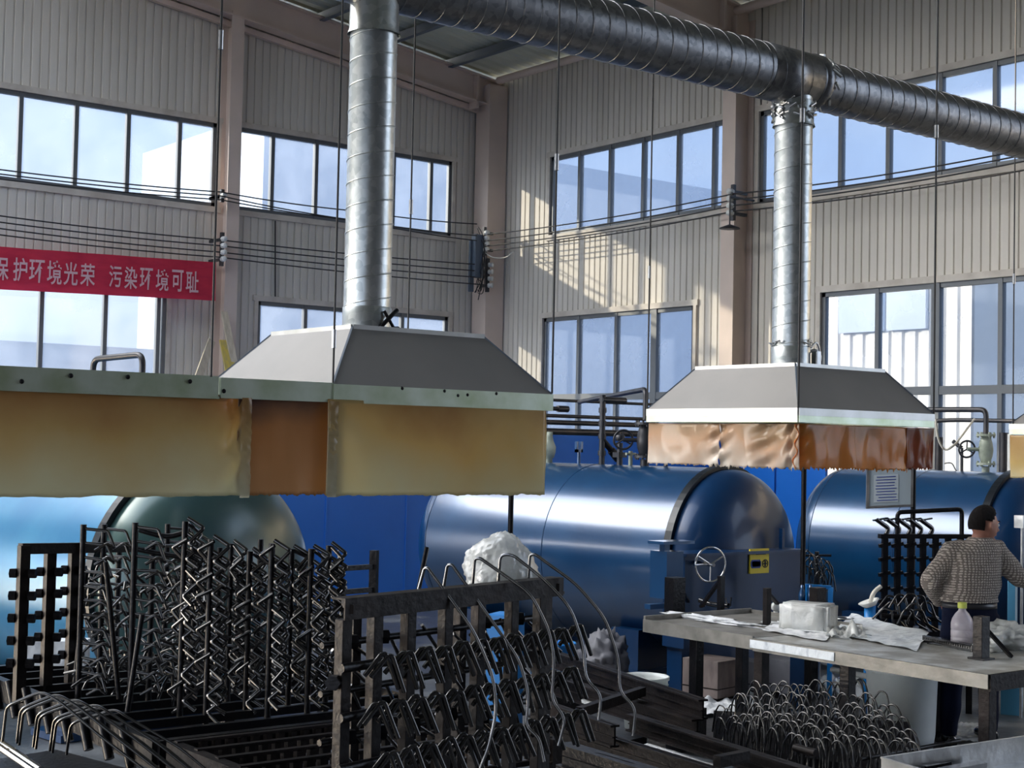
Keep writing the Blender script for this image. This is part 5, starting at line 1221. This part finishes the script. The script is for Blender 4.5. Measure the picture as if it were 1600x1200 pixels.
# aluminium trough at bottom right
zP = 0.95; a_ = onz(1378, 1184, zP); b_ = onz(1700, 1136, zP); c_ = onz(1470, 1212, zP); d_ = b_ + (c_ - a_)
root = empty('metal_trough', ((a_ + d_) / 2).to_2d().to_3d()); tag(root, 'bright-edged metal trough at the lower right corner', 'trough')
c2_ = a_ + (c_ - a_).normalized() * .6; d2_ = b_ + (c_ - a_).normalized() * .6
g = MB(); dn = Vector((0, 0, .05))
for p, q_ in ((a_, b_), (a_, c2_), (c2_, d2_), (b_, d2_)): g.bar(p - dn, q_ - dn, .006, .10); g.bar(p, q_, .014, .006)
fl = [p - Vector((0, 0, .10)) for p in (a_, b_, d2_, c2_)]; g.add(fl, [(0, 1, 2, 3)])
part(g, 'trough_body', M['steel'], root)
for p in (a_, b_, c2_, d2_): q_ = p.lerp((a_ + d2_) / 2, .08); g = MB(); g.box((q_.x, q_.y, (zP - .1) / 2), (.04, .04, zP - .1)); part(g, 'leg', M['brownsteel'], root)
for k, ((xa, ya), (xb, yb)) in enumerate((((1400, 1187), (1500, 1178)), ((1440, 1196), (1522, 1180)), ((1460, 1204), (1534, 1190)))):
    p = onz(xa, ya + 6, zP - .07); q_ = onz(xb, yb + 6, zP - .07); g = MB(); g.bar(p, q_, .05, .03); thing1(g, 'rubber_strip', M['steel'] if k == 0 else M['black'], ('thin silver strip lying in the metal trough, behind the black ones', 'black rubber strip in the metal trough, the longer one', 'black rubber strip in the metal trough, nearest the corner')[k], 'strip')

# bundle of long rods at lower left
for k in range(8):
    x0_ = 4 + k * 13 + (k % 2) * 9; s_ = 5.4 + 0.03 * k; y0_ = 1158 + k * 3
    pts = [(x0_, y0_), (x0_ + 6, y0_ - 52 + k), (x0_ + 14, y0_ - 58 + k), (x0_ + 62 + k * 2, y0_ - 78 + k), (x0_ + 92, y0_ - 60), (x0_ + 150 + k * 4, y0_ - 10), (x0_ + 235 + k * 3, y0_ + 55)]
    g = MB(); g.tube(fillet([W(a1, b1_, s_ - .02 * j) for j, (a1, b1_) in enumerate(pts)], .03, 3), .0058, 6); thing1(g, 'hooked_wire', M['rod'], 'long hooked wire, %s from the left in the bundle at the lower left corner' % ORD0[k], 'wire', 'bundle of hooked wires')
g = MB(); p = W(-20, 1150, 5.5); q_ = W(62, 1206, 5.3); g.tube([p, q_], .021, 12); root = thing1(g, 'roller_pipe', M['chrome'], 'bright roller pipe at the lower left corner', 'pipe')
g = MB(); p = W(66, 1192, 5.6); g.box((p.x, p.y, .42), (.5, .6, .84), .2); o = thing1(g, 'support_block', M['blacksteel'], 'dark stand under the bundle of hooked wires at lower left', 'stand')
g = MB(); g.bar(onz(150, 1150, .74), onz(330, 1228, .74), .05, .05); thing1(g, 'flat_bar', M['blacksteel'], 'flat dark bar lying below the left rack', 'bar')

# ---------------------------------------------------------------- rack behind the worker
s_ = 11.9; a_ = W(1378, 960, s_); zt_ = W(1378, 838, s_).z; root = empty('small_rack', a_.to_2d().to_3d()); tag(root, 'small black rack with a carrying handle behind the worker', 'rack')
d_ = (r0 * .96 + f0 * .28).normalized(); dang = math.atan2(d_.y, d_.x); zl = .69
g = MB(); g.bar(a_.to_2d().to_3d() + Vector((0, 0, zt_)) - d_ * .03, a_.to_2d().to_3d() + Vector((0, 0, zt_)) + d_ * .80, .05, .035); part(g, 'top_beam', M['blacksteel'], root)
for k in range(7):
    q_ = a_ + d_ * (.02 + k * .115); g = MB(); g.box((q_.x, q_.y, (zl + zt_) / 2), (.045, .03, zt_ - zl), dang); part(g, 'post', M['blacksteel'], root)
    for z_ in (1.36, 1.25, 1.13, 1.01, .92):
        g = MB(); g.bar(Vector((q_.x, q_.y, z_ - .01)) - d_ * .05, Vector((q_.x, q_.y, z_ + .01)) + d_ * .045, .03, .028); part(g, 'lug', M['blacksteel'], root)
h0 = a_.to_2d().to_3d() + d_ * .13; h1 = a_.to_2d().to_3d() + d_ * .72; zh = W(1400, 801, s_).z
g = MB(); g.tube(fillet([h0 + Vector((0, 0, zt_)), h0 + Vector((0, 0, zh)), h1 + Vector((0, 0, zh + .03)), h1 + Vector((0, 0, zt_))], .04), .018, 8); part(g, 'handle', M['blacksteel'], root)
g = MB(); g.box(a_.to_2d().to_3d() + d_ * .38 + Vector((0, 0, zl - .02)), (.98, .34, .04), dang); part(g, 'base_plate', M['blacksteel'], root)
for k in (-.03, .8):
    g = MB(); q_ = a_ + d_ * k; g.box((q_.x, q_.y, (zl - .04) / 2), (.05, .05, zl - .04), .6); part(g, 'leg', M['blacksteel'], root)
for k in range(5):
    q_ = a_.to_2d().to_3d() + d_ * (.03 + k * .10) - Vector((0.0, 0, 0)); g = MB()
    g.tube(smoothpath([q_ + Vector((0, 0, zt_ + .015)), q_ + Vector((.01, 0, zt_ + .06)) + d_ * .01, q_ + Vector((-.01, 0, zt_ + .10)) - d_ * .03, q_ + Vector((-.02, 0, zt_ + .13)) - d_ * .07], 4), [.018] * 13, 8)
    g.bar(q_ + Vector((-.02, 0, zt_ + .125)) - d_ * .10, q_ + Vector((0, 0, zt_ + .145)) + d_ * .01, .03, .012); thing1(g, 'curved_bracket', M['black'], 'black curved bracket, %s from the left on top of the small rack' % ORD0[k], 'bracket', 'curved brackets on the small rack')
bp_ = rodproto([(-.10, 0, -.03), (-.03, 0, .07), (0.03, 0, .06), (.06, 0, -.06), (.15, 0, -.13)], .0085, 'bent_hook', M['rod'], .02, 6); first = True
for (px_, py_) in ((1392, 945), (1408, 943), (1424, 942), (1438, 944), (1385, 965), (1402, 968), (1420, 965), (1436, 966), (1450, 955), (1395, 955), (1430, 957)):
    o = bp_ if first else bp_.copy()
    if not first: C.objects.link(o)
    first = False; o.location = W(px_, py_, 11.35 + random.uniform(-.1, .1)); o.rotation_euler = (random.uniform(-.2, .2), random.uniform(-.2, .2), ra + random.uniform(-.3, .3)); tag(o, 'black bent hook in the row at the foot of the small rack behind the worker', 'hook', 'bent hooks before the small rack')
q_ = W(1418, 985, 11.35); g = MB(); g.box((q_.x, q_.y, q_.z / 2), (.46, .2, q_.z), dang); g.tube([W(1376, 962, 11.35), W(1462, 968, 11.4)], .02, 8); thing1(g, 'hook_stand', M['blacksteel'], 'dark stand carrying the bent hooks before the small rack', 'stand')
q_ = W(1359, 985, 11.8); zt_ = W(1359, 946, 11.8).z; root = empty('blue_canister', (q_.x, q_.y, 0)); tag(root, 'blue canister with a white funnel top left of the small rack', 'canister')
g = MB(); g.lathe([(0, 0), (.045, 0), (.045, zt_), (0, zt_)], (q_.x, q_.y, 0), (0, 0, 1), 24); part(g, 'canister_body', M['bluebright'], root)
g = MB(); g.lathe([(.03, 0), (.045, .01), (.08, .035), (.085, .035), (.05, -.005)], (q_.x, q_.y, zt_), (-.3, .2, 1), 24); part(g, 'funnel', M['porcelain'], root)
g = MB(); g.tube(smoothpath([(q_.x, q_.y, zt_ + .02), (q_.x + .02, q_.y - .02, zt_ + .10), (q_.x + .08, q_.y - .04, zt_ + .15)], 6), .018, 8); part(g, 'hose', M['cable_pale'], root)
# blue stand with dark hoops
s_ = 12.7; a_ = W(1258, 915, s_); b_ = W(1298, 918, s_); root = empty('blue_stand', ((a_ + b_) / 2).to_2d().to_3d()); tag(root, 'bright blue stand between the middle and rear tanks', 'stand')
for q_ in (a_, b_): g = MB(); g.box((q_.x, q_.y, q_.z / 2), (.05, .04, q_.z), .6); part(g, 'leg', M['bluebright'], root)
g = MB(); g.bar(a_ + Vector((0, 0, 0)), b_, .04, .03); part(g, 'cross_bar', M['bluebright'], root)
first = True; hp_ = rodproto([(-.03, 0, -.16), (-.03, 0, 0), (0, 0, .05), (.05, 0, -.02), (.05, 0, -.16)], .006, 'hanging_hoop', M['rod'], .02, 5)
for k in range(14):
    o = hp_ if first else hp_.copy()
    if not first: C.objects.link(o)
    first = False; o.location = W(1262 + (k % 5) * 8 + random.uniform(-2, 2), 868 + (k // 5) * 12 + (k % 5) * 4, 12.8 + .05 * (k % 3)); o.rotation_euler = (.1, random.uniform(-.3, .3), ra + random.uniform(-.4, .4)); tag(o, 'dark hoop hanging above the bright blue stand between the tanks', 'hoop', 'hoops above the blue stand')
g = MB(); q_ = W(1276, 900, 12.95); g.tube([(q_.x, q_.y, 0), (q_.x, q_.y, W(1276, 862, 12.95).z)], .02, 8); g.bar(W(1255, 868, 12.9), W(1298, 868, 13.0), .02, .02); thing1(g, 'hoop_holder', M['blacksteel'], 'black T-shaped holder of the hoops between the tanks', 'holder')
for k, (px_, py_) in enumerate(((1253, 935), (1266, 935))):
    s_ = 12.2; q_ = W(px_, py_, s_); g = MB(); z0_ = q_.z - .05; g.lathe([(0, 0), (.028, 0), (.028, .09), (.012, .13), (.012, .16), (0, .16)], (q_.x, q_.y, z0_), (0, 0, 1), 14); thing1(g, 'blue_bottle', M['tank'], ('slim blue bottle left of the bright blue stand', 'slim blue bottle just in front of the bright blue stand')[k], 'bottle')
q_ = W(1259, 945, 12.2); g = MB(); g.box((q_.x, q_.y, W(1259, 935, 12.2).z / 2 - .028), (.35, .2, W(1259, 935, 12.2).z - .05), .6); thing1(g, 'tool_stand', M['tank_dark'], 'dark blue block carrying the two slim blue bottles', 'stand')
# panel and fitting at the right edge
g = MB(); q_ = W(1582, 945, 12.2); g.box((q_.x, q_.y, .72), (.22, .06, 1.0), .5, bev=.005); g.box((q_.x, q_.y, .11), (.25, .15, .22), .5); thing1(g, 'blue_board', mat('pale_blue_metal', (.08, .30, .50), .35, .3), 'pale blue upright panel right of the worker', 'panel')
g = MB(); p = W(1597, 815, 12); g.tube([(p.x, p.y, 0), (p.x, p.y, p.z)], .012, 8); g.box(p, (.10, .08, .10)); thing1(g, 'clamp_rod', M['steel'], 'pale upright rod with a clamp head at the right edge', 'rod')

# ---------------------------------------------------------------- worker
def bake_remesh(mb, voxel, smooth=2):
    o = mb.build('tmp', M['skin']); r = o.modifiers.new('r', 'REMESH'); r.mode = 'VOXEL'; r.voxel_size = voxel; r.use_smooth_shade = True
    if smooth: s2 = o.modifiers.new('s', 'SMOOTH'); s2.iterations = smooth; s2.factor = .6
    dg = bpy.context.evaluated_depsgraph_get(); me = bpy.data.meshes.new_from_object(o.evaluated_get(dg)); bpy.data.objects.remove(o)
    g = MB(); g.add([v.co.copy() for v in me.vertices], [tuple(p.vertices) for p in me.polygons], True); bpy.data.meshes.remove(me); return g
SW = 10.75
lat = (r0 * math.cos(math.radians(12)) - f0 * math.sin(math.radians(-12)) * 0.0 + f0 * .18).normalized(); fwd_p = Vector((-lat.y, lat.x, 0))
def loft(mb, rings, n=24):
    vs = []; fs = []
    for c, rx, ry in rings:
        for k in range(n):
            a_ = 2 * PI * k / n; vs.append(Vector(c) + lat * math.cos(a_) * rx + fwd_p * math.sin(a_) * ry)
    for i in range(len(rings) - 1):
        for k in range(n): fs.append((i * n + k, i * n + (k + 1) % n, (i + 1) * n + (k + 1) % n, (i + 1) * n + k))
    fs.append(tuple(reversed(range(n)))); fs.append(tuple((len(rings) - 1) * n + k for k in range(n)))
    return mb.add(vs, fs, True)
J = dict(hip=W(1514, 958, SW), waist=W(1515, 930, SW), chest=W(1518, 888, SW), upper=W(1521, 862, SW), neck=W(1531, 843, SW), head=W(1536, 820, SW),
         ls=W(1487, 864, SW - .02), le=W(1453, 908, SW - .08), lw=W(1468, 938, SW + .12), lh=W(1482, 945, SW + .20),
         rs=W(1556, 862, SW + .04), re=W(1590, 902, SW + .02), rw=W(1640, 912, SW + .10), rh=W(1660, 914, SW + .14))
fl_ = onz(1481, 1166, 0); fr_ = onz(1545, 1158, 0)
sL = (fl_ - CAM).dot(FW); sR = (fr_ - CAM).dot(FW)
J.update(lhip=W(1493, 972, SW), lk=W(1488, 1062, SW - .03), la=W(1481, 1148, sL), rhip=W(1537, 972, SW + .03), rk=W(1545, 1062, SW + .08), ra=W(1545, 1142, sR))
def body_parts(mb, k, legs=True, arms=True, torso=True, head=True):
    if torso:
        loft(mb, [(J['hip'], .175 + k, .125 + k), (J['waist'], .170 + k, .115 + k), (J['chest'], .195 + k, .125 + k), (J['upper'], .19 + k, .115 + k), (J['upper'].lerp(J['neck'], .6), .12 + k, .09 + k), (J['neck'], .062 + k * .6, .062 + k * .6)])
    if arms:
        mb.tube([J['upper'].lerp(J['ls'], .5), J['ls'], J['ls'].lerp(J['le'], .5), J['le']], [.07 + k, .068 + k, .053 + k, .044 + k], 14)
        mb.tube([J['le'].lerp(J['ls'], .03), J['le'], J['lw']], [.043 + k, .046 + k, .032 + k], 14)
        mb.tube([J['upper'].lerp(J['rs'], .5), J['rs'], J['rs'].lerp(J['re'], .5), J['re']], [.07 + k, .07 + k, .055 + k, .045 + k], 14)
        mb.tube([J['re'].lerp(J['rs'], .03), J['re'], J['rw']], [.044 + k, .046 + k, .032 + k], 14)
    if legs:
        for a_, b_, c_ in (('lhip', 'lk', 'la'), ('rhip', 'rk', 'ra')):
            mb.tube([J[a_] + Vector((0, 0, .05)), J[a_].lerp(J[b_], .3), J[b_], J[b_].lerp(J[c_], .4), J[c_]], [.085 + k, .088 + k, .06 + k, .056 + k, .042 + k], 16)
def fingers(mb, w, dirv, side, up):
    d_ = dirv.normalized(); s2 = side.normalized(); u_ = up.normalized(); palm = w + d_ * .05
    mb.tube([w, w + d_ * .03, w + d_ * .085], [.028, .036, .034], 10)
    for k, (off, L_) in enumerate(((-.028, .070), (-.010, .080), (.010, .076), (.028, .060))):
        p0_ = w + d_ * .085 + s2 * off; mb.tube([p0_ - d_ * .02, p0_ + d_ * L_ * .4, p0_ + d_ * L_ * .7 - u_ * .018, p0_ + d_ * L_ * .8 - u_ * .045], [.0098, .0092, .0085, .0075], 8)
    mb.tube([w + d_ * .03 - s2 * .025, w + d_ * .055 - s2 * .055, w + d_ * .085 - s2 * .062 - u_ * .01], [.012, .0105, .009], 8)
root = empty('person', ((fl_ + fr_) / 2).to_2d().to_3d()); tag(root, 'worker in a speckled grey knit sweater and dark trousers, back turned, behind the bench', 'person')
mb = MB(); body_parts(mb, 0.0)
mb.tube([J['upper'], J['neck'], J['neck'].lerp(J['head'], .6)], [.07, .060, .056], 16)
# head
hf = (r0 * .93 + f0 * .32 - zz * .10).normalized(); hs_ = hf.cross(zz).normalized(); hu_ = hs_.cross(hf).normalized(); hc = J['head'] + hf * 0.012 + zz * .002; HK = 1.06
def H(x, y, z): return hc + (hf * x + hs_ * y + hu_ * z) * HK     # x forward, y his right, z up
bm = bmesh.new(); bmesh.ops.create_uvsphere(bm, u_segments=32, v_segments=24, radius=1); 
hv = []
for v in bm.verts:
    x_, y_, z_ = v.co; fx = .098 * x_; 
    if x_ > 0: fx = .094 * x_ - (.010 * max(0, z_) * x_)
    wy = .076 * y_ * (1 - .18 * max(0, -z_)); wz = .118 * z_
    if z_ < 0 and x_ < 0: wz *= .80
    if z_ < -.3 and x_ > .2: fx += .008
    hv.append(H(fx, wy, wz))
bm.verts.index_update(); mb.add(hv, [tuple(v.index for v in f.verts) for f in bm.faces], True); bm.free()
mb.tube([H(.085, 0, .02), H(.102, 0, -.005), H(.112, 0, -.028), H(.094, 0, -.036)], [.010, .012, .015, .012], 8)
mb.tube([H(.090, -.025, .028), H(.097, 0, .026), H(.090, .025, .028)], .010, 8)
mb.tube([H(.088, -.018, -.060), H(.098, 0, -.060), H(.088, .018, -.060)], .008, 8)
mb.tube([H(.086, -.012, -.098), H(.092, 0, -.100), H(.086, .012, -.098)], .014, 8)
for sg in (-1, 1):
    mb.tube([H(.008, .076 * sg, .022), H(-.014, .090 * sg, .016), H(-.014, .090 * sg, -.012), H(.002, .080 * sg, -.034)], [.011, .012, .011, .010], 8)
fingers(mb, J['lw'], (J['lh'] - J['lw']), zz, fwd_p); fingers(mb, J['rw'], (J['rh'] - J['rw']), fwd_p, zz)
for f_, a_ in ((fl_, 'la'), (fr_, 'ra')): mb.tube([J[a_], f_ + Vector((0, 0, .045)), f_ + fwd_p * .10 + Vector((0, 0, .04))], [.04, .04, .035], 12)
body = bake_remesh(mb, 0.0085, 1); part(body, 'body', M['skin'], root)
for sg in (-1, 1):
    g = MB(); g.lathe([(0, -.012), (.009, -.008), (.012, 0), (.009, .008), (0, .012)], H(.086, .030 * sg, .006), hf, 12); part(g, 'eye', M['porcelain'], root)
    g = MB(); g.tube([H(.094, .014 * sg, .032), H(.094, .034 * sg, .036), H(.082, .05 * sg, .03)], .004, 5); part(g, 'eyebrow', M['hair'], root)
# hair cap: short, receding
bm = bmesh.new(); bmesh.ops.create_uvsphere(bm, u_segments=40, v_segments=30, radius=1); dl = []
for v in bm.verts:
    x_, y_, z_ = v.co
    keep = (z_ > .42 + .25 * max(0, x_) and x_ < .42) or (x_ < -.34 and z_ > -.50) or (x_ < .02 and z_ > .20) or (x_ < .22 and z_ > .30 and abs(y_) > .4)
    if not keep: dl.append(v)
    v.co = (H(.106 * x_ - .002, .083 * y_, (.125 if z_ > 0 else .100) * z_ + .002 + .002 * noise.noise(v.co * 14)))
bmesh.ops.delete(bm, geom=dl, context='VERTS'); bm.verts.index_update(); g = MB(); g.add([v.co.copy() for v in bm.verts], [tuple(v.index for v in f.verts) for f in bm.faces], True); bm.free()
o = part(g, 'hair', M['hair'], root); sm = o.modifiers.new('t', 'SOLIDIFY'); sm.thickness = .010; sm.offset = -1
# sweater
mb = MB(); k = .026
hem = J['waist'].lerp(J['hip'], .35)
loft(mb, [(hem, .185 + k, .135 + k), (hem + Vector((0, 0, .03)), .175 + k, .125 + k), (J['waist'] + Vector((0, 0, .03)), .188 + k, .135 + k), (J['chest'], .20 + k, .135 + k), (J['upper'], .185 + k, .118 + k), (J['upper'].lerp(J['neck'], .35), .155 + k, .105 + k), (J['upper'].lerp(J['neck'], .7), .112 + k, .09 + k), (J['neck'] + Vector((0, 0, -.002)), .068 + k, .064 + k), (J['neck'] + Vector((0, 0, .016)), .060 + k, .058 + k)])
body_parts(mb, k, legs=False, torso=False)
g = bake_remesh(mb, 0.010, 3)
for i, v in enumerate(g.v):
    v = Vector(v); n_ = noise.noise(v * 7) * .010 + noise.noise(Vector((v.x * 5, v.y * 5, v.z * 16))) * .008; c = J['chest']; d_ = Vector((v.x - c.x, v.y - c.y, 0)); 
    if d_.length > .01: g.v[i] = tuple(v + d_.normalized() * n_)
part(g, 'sweater', M['knit'], root)
g = MB(); rr = []
for zz_, kx in ((-.012, 1), (.025, 1)): rr.append((hem + Vector((0, 0, -.030 + zz_)), .203, .150))
loft(g, rr); part(g, 'belt', M['belt'], root)
mb = MB(); loft(mb, [(J['hip'] + Vector((0, 0, -.07)), .165, .13), (J['hip'], .198, .148), (hem + Vector((0, 0, .01)), .192, .142)]); body_parts(mb, .018, arms=False, torso=False)
g = bake_remesh(mb, 0.012, 2)
for i, v in enumerate(g.v):
    v = Vector(v); g.v[i] = tuple(v + Vector((noise.noise(v * 6), noise.noise(v * 6 + Vector((9, 0, 0))), 0)) * .014)
part(g, 'trousers', M['trousers'], root)
for f_, a_ in ((fl_, 'la'), (fr_, 'ra')):
    mb = MB(); mb.tube([J[a_] + Vector((0, 0, .02)), f_ + Vector((0, 0, .055))], [.055, .055], 14); mb.tube([f_ - fwd_p * .08 + Vector((0, 0, .045)), f_ + Vector((0, 0, .05)), f_ + fwd_p * .14 + Vector((0, 0, .04)), f_ + fwd_p * .19 + Vector((0, 0, .03))], [.040, .05, .046, .028], 14)
    g = bake_remesh(mb, .012, 2); g.v = [(v[0], v[1], max(v[2], 0.002)) for v in g.v]; part(g, 'boot', M['black'], root)
